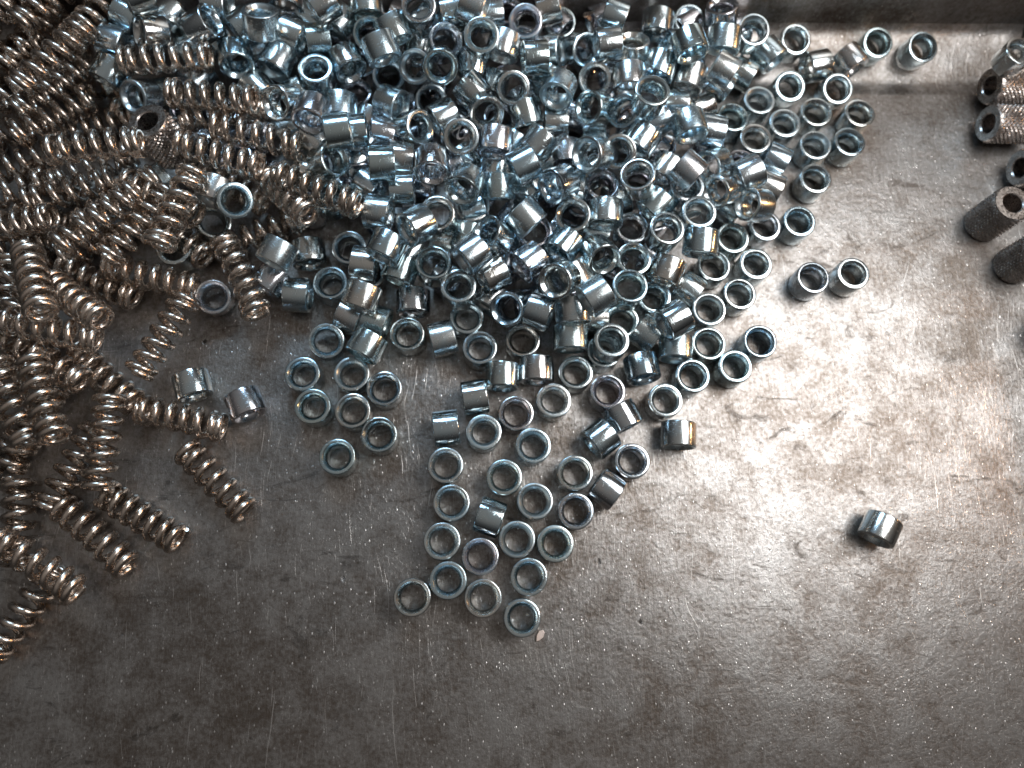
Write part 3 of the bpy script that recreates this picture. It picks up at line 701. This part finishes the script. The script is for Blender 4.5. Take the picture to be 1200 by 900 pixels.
    (2.99, 9.176, 0.981, -0.07, 0.391, 0.918, "tipped zinc bushing opening towards twelve o'clock, sixty percent across, five down"),
    (2.877, 8.523, 1.079, -0.015, 0.997, 0.079, "lying zinc bushing pointing to six o'clock, sixty percent across, ten down"),
    (2.821, 7.914, 0.944, -0.537, -0.27, 0.799, "tilted zinc bushing, bore towards ten o'clock, sixty percent across, fifteen down"),
    (1.56, 7.913, 0.647, 1.0, -0.009, -0.002, "lying zinc bushing pointing to three o'clock, fifty five percent across, fifteen down"),
    (1.205, 7.242, 1.068, 0.638, 0.694, 0.334, "lying zinc bushing pointing to one o'clock, fifty five percent across, twenty down"),
    (0.887, 6.587, 1.475, 0.882, 0.447, 0.15, "lying zinc bushing pointing to two o'clock, fifty percent across, twenty down"),
    (1.009, 6.548, 0.771, 0.615, -0.775, -0.147, "lying zinc bushing pointing to five o'clock, fifty percent across, twenty five down"),
    (1.48, 6.284, 1.382, -0.701, -0.517, 0.491, "tilted zinc bushing, bore towards eight o'clock, fifty five percent across, twenty five down"),
    (1.787, 6.521, 0.846, 0.99, -0.103, 0.1, "lying zinc bushing pointing to three o'clock, fifty five percent across, twenty five down"),
    (2.063, 6.786, 1.475, -0.646, -0.383, 0.66, "tilted zinc bushing, bore towards nine o'clock, fifty five percent across, twenty down"),
    (2.543, 6.974, 1.232, -0.08, -0.506, 0.859, 'nearly upright zinc bushing on the heap, sixty percent across, twenty down'),
    (2.29, 6.48, 0.802, 0.011, 0.011, 1.0, 'upright zinc bushing on other bushings, sixty percent across, twenty five down'),
    (2.851, 6.409, 1.285, -0.26, -0.004, 0.966, "tilted zinc bushing, bore towards twelve o'clock, sixty percent across, twenty five down"),
    (3.019, 7.317, 1.032, 0.59, 0.79, 0.167, "upper lying zinc bushing pointing to one o'clock, sixty five percent across, twenty down"),
    (2.32, 7.717, 0.353, 0.981, -0.049, 0.188, "lying zinc bushing pointing to three o'clock, sixty percent across, twenty down"),
    (1.77, 7.457, 0.342, 0.017, 0.993, 0.12, "lying zinc bushing pointing to six o'clock, fifty five percent across, twenty down"),
    (3.236, 6.138, 0.886, 0.662, 0.71, 0.241, "lying zinc bushing pointing to one o'clock, sixty five percent across, twenty five down"),
    (-5.555, 9.341, 1.202, -0.738, -0.357, 0.573, "tipped zinc bushing opening towards nine o'clock, fifteen percent across, five down"),
    (-5.404, 9.887, 0.905, 0.168, 0.984, 0.052, "lying zinc bushing pointing to twelve o'clock, fifteen percent across, five down"),
    (-4.59, 9.307, 1.427, 0.862, 0.18, 0.474, "tipped zinc bushing opening towards two o'clock, twenty percent across, five down"),
    (-5.397, 9.919, 0.944, 0.699, 0.714, 0.031, "right lying zinc bushing pointing to two o'clock, fifteen percent across, at the top"),
    (-5.59, 9.658, 1.715, 0.863, 0.474, -0.173, "left lying zinc bushing pointing to two o'clock, fifteen percent across, at the top"),
    (-5.792, 8.318, 0.837, -0.39, -0.566, 0.727, "tilted zinc bushing, bore towards nine o'clock, fifteen percent across, fifteen down"),
    (-5.724, 8.705, 0.3, 0.971, 0.24, 0.0, "lying zinc bushing pointing to three o'clock, fifteen percent across, fifteen down"),
    (-6.321, 8.727, 0.965, 0.476, 0.865, 0.16, "lying zinc bushing pointing to one o'clock, ten percent across, ten down"),
    (-6.448, 8.919, 0.44, 0.941, 0.338, 0.0, "lying zinc bushing pointing to three o'clock, ten percent across, ten down"),
    (-6.219, 9.207, 1.099, 0.943, -0.328, -0.056, "lying zinc bushing pointing to four o'clock, ten percent across, five down"),
    (-6.008, 9.738, 1.131, 0.866, -0.456, -0.203, "lying zinc bushing pointing to four o'clock, ten percent across, at the top"),
    (-3.994, 6.161, 1.105, 0.444, -0.41, 0.797, 'bright open zinc ring caught among the springs'),
    (-4.398, 6.463, 0.853, 0.298, 0.954, 0.044, 'zinc bushing on its side with a white stripe beside the open ring among springs'),
    (-4.583, 6.106, 0.328, 0.419, -0.178, 0.89, "tilted zinc bushing, bore towards one o'clock, twenty percent across, thirty down"),
    (-5.171, 5.585, 0.271, 0.01, -0.004, 1.0, 'upright zinc bushing standing on the tray, fifteen percent across, thirty down'),
    (-4.465, 4.729, 0.283, 0.107, -0.227, 0.968, 'upright zinc bushing leaning beside the end of the widely stretched spring'),
    (-5.589, 6.955, 0.3, 0.802, 0.597, 0.0, "lying zinc bushing pointing to two o'clock, fifteen percent across, twenty five down"),
    (-4.744, 3.17, 0.3, 0.302, -0.953, 0.0, 'dark zinc bushing leaning on its side between springs, left of its twin'),
    (-3.848, 2.829, 0.3, 0.401, -0.916, 0.0, 'zinc bushing leaning on its side, touching the end of a spring'),
    (-3.127, 8.409, 0.732, 0.897, 0.39, 0.208, "lying zinc bushing pointing to two o'clock, thirty percent across, ten down"),
    (-3.782, 8.486, 0.784, 0.631, -0.773, -0.058, "lying zinc bushing pointing to five o'clock, twenty five percent across, ten down"),
    (-2.639, 8.702, 0.35, 0.897, -0.391, -0.205, "lying zinc bushing pointing to four o'clock, thirty percent across, ten down"),
    (-1.86, 8.111, 0.4, 0.507, 0.83, 0.234, "lying zinc bushing pointing to one o'clock, thirty five percent across, fifteen down"),
    (-3.324, 7.97, 0.319, 0.916, 0.393, 0.08, "lying zinc bushing pointing to two o'clock, thirty percent across, fifteen down"),
    (-2.855, 6.854, 0.725, 0.981, -0.177, -0.075, "lying zinc bushing pointing to four o'clock, thirty percent across, twenty down"),
    (-2.427, 6.317, 0.79, -0.014, 0.004, 1.0, 'upright zinc bushing on other bushings, thirty percent across, twenty five down'),
    (-2.088, 7.099, 0.517, 0.548, 0.828, 0.117, "lying zinc bushing pointing to one o'clock, thirty five percent across, twenty down"),
    (-2.775, 7.451, 0.847, 0.744, -0.61, -0.272, "lying zinc bushing pointing to five o'clock, thirty percent across, twenty down"),
    (-1.796, 6.647, 0.655, 0.809, -0.587, -0.013, "lying zinc bushing pointing to four o'clock, thirty five percent across, twenty five down"),
    (-4.426, 9.867, 1.262, 0.992, -0.116, 0.056, "lying zinc bushing pointing to four o'clock, twenty percent across, at the top"),
    (-3.947, 9.488, 1.207, 0.756, 0.649, 0.089, "lying zinc bushing pointing to two o'clock, twenty five percent across, five down"),
    (-5.083, 9.437, 0.594, 0.889, 0.459, 0.0, "lying zinc bushing pointing to two o'clock, twenty percent across, five down"),
    (-4.507, 9.543, 0.668, 0.499, -0.851, -0.166, "lying zinc bushing pointing to five o'clock, twenty percent across, five down"),
    (-3.911, 9.423, 0.633, 0.954, 0.3, 0.003, "lying zinc bushing pointing to three o'clock, twenty five percent across, five down"),
    (-4.897, 8.822, 0.68, 0.554, 0.833, 0.0, "lying zinc bushing pointing to one o'clock, twenty percent across, ten down"),
    (1.464, 9.968, 1.101, 0.954, 0.192, 0.232, "lying zinc bushing pointing to two o'clock, fifty five percent across, at the top"),
    (2.668, 9.098, 0.43, 0.962, 0.22, 0.162, "lying zinc bushing pointing to two o'clock, sixty percent across, ten down"),
    (2.65, 9.702, 1.225, 0.935, -0.347, -0.077, "lying zinc bushing pointing to four o'clock, sixty percent across, at the top"),
    (0.4, 9.763, 1.176, 0.99, 0.132, -0.048, "lying zinc bushing pointing to three o'clock, fifty percent across, at the top"),
    (2.186, 7.003, 0.394, 0.823, 0.565, 0.057, "left lying zinc bushing pointing to two o'clock, sixty percent across, twenty five down"),
    (3.482, 7.565, 0.384, 0.911, -0.411, 0.046, "left lying zinc bushing pointing to four o'clock, sixty five percent across, twenty down"),
    (0.761, 7.601, 0.398, 0.563, 0.795, 0.226, "lying zinc bushing pointing to one o'clock, fifty percent across, twenty down"),
    (0.025, 6.178, 0.638, 0.945, 0.315, 0.085, "lying zinc bushing pointing to two o'clock, forty five percent across, thirty down"),
    (2.269, 5.86, 0.3, 0.94, -0.341, 0.0, "lying zinc bushing pointing to four o'clock, sixty percent across, thirty down"),
    (1.583, 5.443, 0.801, 0.595, 0.803, -0.046, "lying zinc bushing pointing to one o'clock, fifty five percent across, thirty down"),
    (1.277, 7.232, 0.473, 0.982, 0.121, 0.147, "lying zinc bushing pointing to three o'clock, fifty five percent across, twenty down"),
    (-0.105, 7.326, 0.3, 0.612, -0.791, 0.0, "lying zinc bushing pointing to five o'clock, forty five percent across, twenty down"),
    (-3.367, 9.549, 0.327, 0.519, 0.855, 0.0, "lying zinc bushing pointing to one o'clock, thirty percent across, five down"),
    (-1.496, 9.457, 0.352, 0.934, 0.355, -0.044, "lying zinc bushing pointing to two o'clock, forty percent across, ten down"),
    (-0.829, 9.652, 1.17, 0.792, 0.578, 0.195, "lying zinc bushing pointing to two o'clock, forty percent across, five down"),
    (0.943, 6.523, 0.738, 0.242, 0.969, 0.055, "right lying zinc bushing pointing to twelve o'clock, fifty percent across, twenty five down"),
    (5.18, 9.979, 0.435, 0.999, -0.048, 0.0, "lying zinc bushing pointing to three o'clock, seventy percent across, five down"),
    (3.003, 7.808, 0.356, 0.193, 0.981, 0.0, "lying zinc bushing pointing to twelve o'clock, sixty percent across, twenty down"),
    (4.368, 8.457, 0.3, 0.919, 0.395, 0.0, "lying zinc bushing pointing to two o'clock, seventy percent across, fifteen down"),
    (1.41, 8.69, 0.777, 0.573, 0.791, 0.214, "lying zinc bushing pointing to one o'clock, fifty five percent across, ten down"),
    (-0.268, 9.756, 1.228, 0.215, 0.941, 0.262, "lying zinc bushing pointing to twelve o'clock, forty five percent across, at the top"),
    (2.656, 6.522, 0.307, 0.969, 0.247, -0.007, "right lying zinc bushing pointing to two o'clock, sixty percent across, twenty five down"),
    (3.84, 6.369, 0.432, 0.921, 0.39, 0.0, "lower lying zinc bushing pointing to two o'clock, sixty five percent across, twenty five down"),
    (4.752, 6.365, 0.3, 0.72, -0.694, 0.0, "lying zinc bushing pointing to four o'clock, seventy percent across, twenty five down"),
    (0.308, 4.659, 0.3, 0.564, 0.826, 0.0, "lying zinc bushing pointing to one o'clock, fifty percent across, forty down"),
    (-0.499, 5.724, 0.3, 0.953, -0.304, 0.0, "lying zinc bushing pointing to four o'clock, forty five percent across, thirty down"),
    (1.291, 5.11, 0.3, 0.986, 0.167, 0.0, "lying zinc bushing pointing to three o'clock, fifty five percent across, thirty five down"),
    (2.116, 4.26, 0.35, 0.998, 0.055, 0.0, "lying zinc bushing pointing to three o'clock, sixty percent across, forty down"),
    (10.193, 9.047, 0.975, 0.05, 0.0, 1.0, 'upright zinc bushing perched on top of the knurled sleeves'),
]
SPRINGS = [
    (-4.296, 1.57, 0.245, 0.698, -0.716, 0.0, 'steel spring at the right tip of the bottom group, pointing to its lower right'),
    (-4.9, 2.607, 0.245, 0.969, -0.247, 0.0, 'nearly level steel spring with one end under the leaning bushing'),
    (-6.158, 0.724, 0.245, 0.757, -0.653, 0.0, 'lower one of two parallel springs at the bottom of the spring pile'),
    (-5.422, 1.014, 0.245, 0.841, -0.541, 0.0, 'upper one of two parallel springs at the bottom of the spring pile'),
    (-7.395, 0.978, 0.245, 0.079, -0.997, 0.0, "steel coil spring lying towards twelve o'clock, at the left edge, sixty five down"),
    (-7.108, -0.408, 0.245, -0.561, -0.828, 0.0, 'lowest steel spring, running off the left edge'),
    (-6.789, 0.268, 0.642, 0.827, -0.556, -0.082, "steel coil spring lying towards four o'clock, five percent across, seventy five down"),
    (-5.951, 2.173, 0.664, -0.081, -0.993, -0.082, "steel coil spring lying towards twelve o'clock, ten percent across, sixty down"),
    (-6.608, 1.848, 0.245, -0.435, -0.9, 0.0, "steel coil spring lying towards one o'clock, five percent across, sixty down"),
    (-6.676, 2.802, 1.177, 0.4, -0.911, 0.098, "steel coil spring lying towards five o'clock, five percent across, fifty down"),
    (-7.267, 2.799, 1.006, 0.43, -0.903, -0.013, "steel coil spring lying towards five o'clock, at the left edge, fifty down"),
    (-7.561, 2.22, 0.258, 0.812, 0.584, 0.0, "steel coil spring lying towards two o'clock, at the left edge, sixty down"),
    (-6.201, 3.371, 0.245, 0.736, -0.677, 0.0, "steel coil spring lying towards four o'clock, ten percent across, fifty down"),
    (-5.173, 3.958, 0.651, -0.467, -0.884, -0.003, 'widely stretched spring with open coils lying alone on bare tray'),
    (-6.482, 5.102, 0.267, 0.891, -0.455, 0.0, "steel coil spring lying towards four o'clock, ten percent across, thirty five down"),
    (-5.476, 5.057, 0.503, 0.96, -0.276, -0.039, "steel coil spring lying towards three o'clock, fifteen percent across, thirty five down"),
    (-7.022, 4.714, 1.21, 0.417, -0.847, 0.33, 'coil spring standing nearly on end, showing its tight stacked coils'),
    (-6.478, 4.495, 0.901, 0.751, -0.59, 0.296, 'short looking spring tipped towards the viewer beside the one standing on end'),
    (-6.811, 3.962, 0.961, 0.976, -0.211, -0.047, "steel coil spring lying towards three o'clock, five percent across, forty five down"),
    (-7.977, 4.764, 0.316, 0.031, -1.0, 0.0, "steel coil spring lying towards twelve o'clock, at the left edge, forty down"),
    (-7.72, 5.913, 0.753, 0.973, 0.095, 0.208, "upper steel coil spring lying towards three o'clock, at the left edge, thirty down"),
    (-6.125, 5.792, 1.241, 0.706, 0.701, -0.101, "upper steel coil spring lying towards two o'clock, ten percent across, thirty down"),
    (-6.842, 6.541, 0.838, 0.959, 0.283, 0.009, "steel coil spring lying towards three o'clock, five percent across, twenty five down"),
    (-5.541, 5.78, 1.03, 0.629, 0.778, 0.013, "steel coil spring lying towards one o'clock, fifteen percent across, thirty down"),
    (-4.81, 5.893, 1.381, 0.286, 0.953, -0.098, "steel coil spring lying towards one o'clock, fifteen percent across, twenty five down"),
    (-4.241, 6.936, 1.23, 0.953, -0.299, -0.052, "steel coil spring lying towards four o'clock, twenty percent across, twenty down"),
    (-3.642, 7.295, 1.208, 0.965, -0.259, -0.037, "steel coil spring lying towards three o'clock, twenty five percent across, twenty down"),
    (-2.542, 6.211, 1.376, 0.922, -0.388, -0.001, 'steel spring at the right tip of the pile, its end against the bushings'),
    (-3.121, 6.263, 1.009, 0.612, -0.696, 0.375, "steel coil spring lying towards five o'clock, thirty percent across, twenty five down"),
    (-3.809, 5.908, 0.254, 0.932, 0.364, 0.0, "steel coil spring lying towards two o'clock, twenty five percent across, thirty down"),
    (-3.964, 4.963, 0.661, 0.436, -0.9, 0.012, 'upright running spring ending on bare tray left of the lying bushings'),
    (-5.241, 8.763, 1.254, 0.998, 0.003, 0.056, 'level steel spring lying on the bushings along the top of the spring pile'),
    (-4.322, 7.906, 1.434, 0.987, -0.146, 0.068, "upper steel coil spring lying towards three o'clock, twenty percent across, fifteen down"),
    (-4.251, 7.858, 1.046, 0.99, 0.133, 0.053, "lower steel coil spring lying towards three o'clock, twenty percent across, fifteen down"),
    (-6.11, 6.909, 1.561, 0.996, 0.054, 0.067, "steel coil spring lying towards three o'clock, ten percent across, twenty down"),
    (-7.983, 7.124, 0.609, 0.928, 0.369, -0.058, "lower steel coil spring lying towards two o'clock, at the left edge, twenty down"),
    (-7.26, 7.927, 0.863, 0.841, 0.54, -0.028, "steel coil spring lying towards two o'clock, five percent across, fifteen down"),
    (-8.113, 8.425, 0.762, 0.791, 0.609, 0.057, "lower steel coil spring lying towards two o'clock, at the left edge, ten down"),
    (-7.884, 9.548, 0.849, 0.578, 0.816, 0.014, "right steel coil spring lying towards one o'clock, at the left edge, five down"),
    (-6.91, 8.587, 1.624, 0.618, 0.786, 0.001, "steel coil spring lying towards two o'clock, five percent across, five down"),
    (-6.499, 9.71, 1.266, 0.486, 0.868, -0.098, "steel coil spring lying towards one o'clock, ten percent across, at the top"),
    (-7.16, 9.773, 1.471, 0.609, 0.788, -0.093, "steel coil spring lying towards two o'clock, five percent across, at the top"),
    (-8.314, 9.174, 0.8, 0.926, 0.375, 0.037, "upper steel coil spring lying towards two o'clock, at the left edge, ten down"),
    (-7.996, 9.762, 1.404, 0.613, 0.79, 0.017, "steel coil spring lying towards two o'clock, at the left edge, at the top"),
    (-7.688, 4.328, 0.704, 0.503, 0.864, 0.0, "steel coil spring lying towards one o'clock, at the left edge, forty down"),
    (-7.55, 3.203, 0.623, 0.798, 0.602, 0.0, "steel coil spring lying towards two o'clock, at the left edge, fifty down"),
    (-7.988, 5.158, 0.352, 0.845, 0.535, 0.0, "steel coil spring lying towards two o'clock, at the left edge, thirty five down"),
    (-8.437, 7.895, 0.257, 0.814, 0.581, -0.015, "upper steel coil spring lying towards two o'clock, at the left edge, twenty down"),
    (-7.3, 8.512, 0.834, 0.751, 0.66, -0.021, "steel coil spring lying towards two o'clock, five percent across, ten down"),
    (-7.337, 9.655, 0.299, 0.758, 0.652, 0.0, "steel coil spring lying towards two o'clock, ten percent across, five down"),
    (-8.081, 6.53, 0.716, 0.937, 0.34, -0.086, "steel coil spring lying towards two o'clock, at the left edge, twenty five down"),
    (-6.794, 8.088, 0.287, 0.981, 0.191, 0.019, "steel coil spring lying towards three o'clock, ten percent across, fifteen down"),
    (-6.589, 7.03, 0.638, 0.925, 0.377, 0.052, "steel coil spring lying towards two o'clock, ten percent across, twenty down"),
    (-5.999, 6.318, 0.813, 0.832, 0.548, 0.082, "steel coil spring lying towards two o'clock, ten percent across, twenty five down"),
    (-8.151, 5.701, 0.245, 0.98, 0.199, 0.0, "lower steel coil spring lying towards three o'clock, at the left edge, thirty down"),
    (-6.473, 5.824, 0.311, 0.896, 0.444, 0.0, "lower steel coil spring lying towards two o'clock, ten percent across, thirty down"),
    (-8.85, 9.161, 0.212, 0.586, 0.811, 0.002, "middle steel coil spring lying towards two o'clock, at the left edge, ten down"),
    (-7.831, 9.633, 0.723, 0.514, 0.858, -0.01, "steel coil spring lying towards one o'clock, five percent across, five down"),
    (-4.294, 6.842, 0.434, 0.848, -0.527, -0.055, "steel coil spring lying towards four o'clock, twenty percent across, twenty five down"),
    (-7.281, 6.877, 0.245, 0.901, -0.433, 0.0, "steel coil spring lying towards four o'clock, five percent across, twenty five down"),
    (-8.652, 9.667, 0.966, -0.519, -0.852, 0.061, "left steel coil spring lying towards one o'clock, at the left edge, five down"),
    (-5.791, 8.088, 0.325, 0.886, -0.455, 0.085, "steel coil spring lying towards four o'clock, fifteen percent across, fifteen down"),
    (-5.307, 6.359, 0.824, -0.879, 0.476, -0.031, "steel coil spring lying towards four o'clock, fifteen percent across, twenty five down"),
    (-7.196, 6.127, 0.329, 0.926, -0.377, 0.0, "steel coil spring lying towards four o'clock, five percent across, thirty down"),
    (-7.084, 8.837, 0.419, 1.0, 0.002, 0.0, "steel coil spring lying towards three o'clock, ten percent across, ten down"),
    (-5.228, 5.892, 0.326, 0.786, -0.618, 0.0, "steel coil spring lying towards four o'clock, fifteen percent across, thirty down"),
    (-7.02, 3.553, 0.702, -0.847, 0.531, 0.0, "steel coil spring lying towards four o'clock, five percent across, forty five down"),
    (-7.3, 2.505, 0.285, -0.393, -0.919, 0.0, "steel coil spring lying towards one o'clock, five percent across, fifty five down"),
]
SLEEVES = [
    (10.48, 8.842, 0.412, -0.991, -0.059, 0.119, 'upper of two knurled sleeves lying side by side at the right wall'),
    (10.315, 8.022, 0.404, -0.995, -0.02, 0.099, 'lower of two knurled sleeves lying side by side at the right wall'),
    (9.678, 6.122, 0.46, 0.0, 0.0, 1.0, 'knurled sleeve standing upright with a bright end ring at the right edge'),
    (10.093, 5.264, 0.46, 0.0, 0.0, 1.0, 'knurled sleeve standing upright below the one with the bright end ring'),
    (10.76, 7.099, 0.404, -0.994, -0.05, 0.099, 'shadowed knurled sleeve lying between the stacked pair and the standing one'),
    (10.507, 3.959, 0.46, 0.0, 0.0, 1.0, 'lowest knurled sleeve at the right edge, mostly out of view'),
    (-5.29, 7.379, 1.036, -0.148, 0.098, 0.984, 'brown knurled sleeve with a dark bore half buried among the springs'),
    (11.353, 9.564, 0.513, -0.905, 0.302, 0.302, 'knurled sleeve in the far right corner under the perched bushing'),
]
BURIED = [
    (3.578, 9.988, 0.36, 0.02, 0.02, 1.0),
    (-6.166, 9.991, 0.601, 0.02, 0.02, 1.0),
    (-3.446, 8.522, 0.223, 0.02, 0.02, 1.0),
    (1.007, 9.587, 0.557, 0.02, 0.02, 1.0),
    (3.521, 7.594, 0.256, 0.02, 0.02, 1.0),
    (0.743, 6.135, 0.3, 0.545, 0.838, 0.0),
    (-1.452, 7.325, 0.223, 0.02, 0.02, 1.0),
    (-0.88, 6.875, 0.3, -0.954, 0.299, 0.0),
    (5.178, 10.011, 0.473, -0.99, -0.141, 0.0),
    (-0.525, 10.009, 0.442, 0.967, 0.253, 0.0),
    (-4.243, 7.393, 0.223, 0.02, 0.02, 1.0),
    (2.507, 10.038, 0.722, -0.917, -0.399, 0.0),
    (1.028, 8.554, 0.3, 0.339, -0.941, 0.0),
    (0.453, 9.45, 0.226, 0.02, 0.02, 1.0),
    (0.777, 7.6, 0.338, 0.519, 0.855, 0.0),
    (-2.417, 10.005, 0.441, 1.0, -0.002, 0.0),
    (-4.515, 8.303, 0.223, 0.02, 0.02, 1.0),
    (0.216, 6.688, 0.3, 0.912, -0.411, 0.0),
    (-2.336, 6.587, 0.3, -0.068, 0.998, 0.0),
    (-3.39, 10.061, 0.487, 0.306, 0.952, 0.0),
    (0.564, 5.243, 0.3, -0.034, 0.999, 0.0),
    (2.327, 7.701, 0.3, -0.963, 0.27, 0.0),
    (-0.673, 9.0, 0.294, -0.615, 0.789, 0.0),
    (1.989, 6.429, 0.223, 0.02, 0.02, 1.0),
    (-6.181, 10.033, 0.635, 0.02, 0.02, 1.0),
    (-2.909, 7.407, 0.3, -0.212, 0.977, 0.0),
    (-1.712, 10.025, 0.446, -0.225, -0.974, 0.0),
    (1.697, 10.015, 0.575, -0.692, 0.722, 0.0),
    (-0.213, 8.195, 0.3, 0.739, -0.673, 0.0),
    (-3.89, 7.872, 0.3, 0.324, 0.946, 0.0),
    (-1.297, 8.345, 0.223, 0.02, 0.02, 1.0),
    (1.604, 4.575, 0.223, 0.02, 0.02, 1.0),
    (-4.87, 7.71, 0.3, 0.917, -0.399, 0.0),
    (2.26, 9.499, 0.315, 0.815, -0.58, 0.0),
    (-3.491, 6.968, 0.3, 0.491, 0.871, 0.0),
    (-5.137, 10.041, 0.401, 0.02, 0.02, 1.0),
    (-2.624, 9.318, 0.27, -0.971, 0.24, 0.0),
    (1.456, 6.74, 0.3, -0.35, 0.937, 0.0),
    (3.069, 6.834, 0.223, 0.02, 0.02, 1.0),
    (3.213, 5.383, 0.3, 0.928, -0.373, 0.0),
    (2.025, 8.277, 0.3, -0.937, 0.35, 0.0),
    (-3.889, 8.922, 0.3, 0.979, -0.202, 0.0),
    (-3.942, 9.991, 0.438, -0.989, -0.149, 0.0),
    (-1.182, 10.045, 0.801, 0.869, -0.494, 0.0),
    (4.158, 10.012, 0.593, -0.816, -0.577, 0.0),
    (5.003, 7.183, 0.223, 0.02, 0.02, 1.0),
    (3.799, 9.011, 0.216, 0.02, 0.02, 1.0),
    (-1.656, 6.163, 0.3, 0.704, -0.71, 0.0),
    (-4.5, 10.06, 0.696, -0.48, 0.877, 0.0),
    (-2.199, 7.69, 0.3, -0.951, -0.308, 0.0),
    (2.494, 5.223, 0.3, -0.866, 0.5, 0.0),
    (-0.458, 5.046, 0.3, 0.795, -0.607, 0.0),
    (0.543, 8.199, 0.223, 0.02, 0.02, 1.0),
    (-2.112, 8.695, 0.223, 0.02, 0.02, 1.0),
    (0.718, 10.088, 0.712, 0.02, 0.02, 1.0),
    (2.893, 8.507, 0.3, -0.425, 0.905, 0.0),
    (-1.977, 9.343, 0.199, 0.02, 0.02, 1.0),
    (3.045, 9.638, 0.349, 0.981, -0.193, 0.0),
    (-5.183, 8.366, 0.223, 0.02, 0.02, 1.0),
    (-0.917, 7.72, 0.223, 0.02, 0.02, 1.0),
    (4.221, 9.442, 0.491, -0.167, -0.986, 0.0),
    (0.038, 10.044, 0.725, -0.624, -0.782, 0.0),
    (1.59, 5.869, 0.3, -0.867, 0.498, 0.0),
    (-2.761, 8.149, 0.223, 0.02, 0.02, 1.0),
    (-2.893, 6.437, 0.223, 0.02, 0.02, 1.0),
    (4.434, 7.64, 0.3, 0.275, -0.962, 0.0),
    (1.56, 9.305, 0.19, 0.02, 0.02, 1.0),
    (0.952, 4.538, 0.3, -0.991, -0.131, 0.0),
    (3.319, 6.153, 0.223, 0.02, 0.02, 1.0),
    (-1.005, 6.162, 0.3, -0.998, -0.067, 0.0),
]


for i, (x, y, z, ax, ay, az, label) in enumerate(BUSHINGS):
    o = link("bushing", BUSH[i % len(BUSH)], label, "bushing", "loose zinc plated bushings in the tray")
    m = basis((ax, ay, az), random.random() * 6.28)
    m.translation = (x, y, z)
    o.matrix_world = m

for i, (x, y, z, ax, ay, az, label) in enumerate(SPRINGS):
    o = link("coil_spring", SPR[i % len(SPR)], label, "spring", "loose coil springs in the tray")
    m = basis((ax, ay, az), random.random() * 6.28)
    m.translation = (x, y, z)
    o.matrix_world = m

for i, (x, y, z, ax, ay, az, label) in enumerate(SLEEVES):
    o = link("knurled_sleeve", SLV, label, "sleeve", "knurled brown steel sleeves")
    m = basis((ax, ay, az), random.random() * 6.28)
    m.translation = (x, y, z)
    o.matrix_world = m

# the bottom layer of the heap, seen only through gaps between the rings above
bm = bmesh.new()
for (x, y, z, ax, ay, az) in BURIED:
    m = basis((ax, ay, az), 0.0)
    m.translation = (x, y, z)
    lathe(bm, bushing_profile(), 28, 0.003, m)
link("buried_bushings", finish("buried_bushings", bm, ZINC, 28), "bottom layer of zinc bushings glimpsed through gaps in the heap", None, None, "stuff")

# a pale chip of plastic beside the lowest ring, a curl of swarf against the far wall
def chip(name, outline, h, mat, loc, label, cat):
    bm = bmesh.new()
    top = [bm.verts.new((x * 0.86, y * 0.86, h)) for x, y in outline]
    mid = [bm.verts.new((x, y, h * 0.55)) for x, y in outline]
    bot = [bm.verts.new((x * 0.95, y * 0.95, 0.0)) for x, y in outline]
    n = len(outline)
    for a, b in ((bot, mid), (mid, top)):
        for i in range(n):
            bm.faces.new((a[i], a[(i + 1) % n], b[(i + 1) % n], b[i]))
    bm.faces.new(top)
    bm.faces.new(bot[::-1])
    o = link(name, finish(name, bm, mat, 40), label, cat)
    o.location = loc
    return o
chip("plastic_chip", [(-0.075, -0.09), (-0.02, -0.075), (0.05, -0.02), (0.075, 0.05), (0.05, 0.095), (-0.02, 0.08), (-0.065, 0.01)], 0.045,
     plain("pale_plastic", (0.78, 0.66, 0.60), 0.5), (0.995, -1.056, 0.002), "small pale pinkish chip touching the lowest ring of the fan", "chip")

bm = bmesh.new()
prev = None
for k in range(33):
    t = k / 32
    a = t * 5.2
    r = 0.10 + 0.03 * t
    c = Vector((r * math.cos(a), 0.07 * math.sin(a * 0.5), 0.5 * t + r * math.sin(a) * 0.7))
    w = Vector((0.012, 0.05 * (1 - 0.5 * t), 0.01))
    th = Vector((0.006, 0, 0.006))
    cur = [bm.verts.new(c - w - th), bm.verts.new(c + w - th), bm.verts.new(c + w + th), bm.verts.new(c - w + th)]
    if prev:
        for i in range(4):
            bm.faces.new((prev[i], prev[(i + 1) % 4], cur[(i + 1) % 4], cur[i]))
    else:
        bm.faces.new(cur[::-1])
    prev = cur
bm.faces.new(prev)
sw = link("metal_shaving", finish("metal_shaving", bm, SLEEVE, 40), "thin bright curl of metal swarf at the back wall above the heap", "metal shaving")
sw.location = (2.24, 9.818, 0.75)
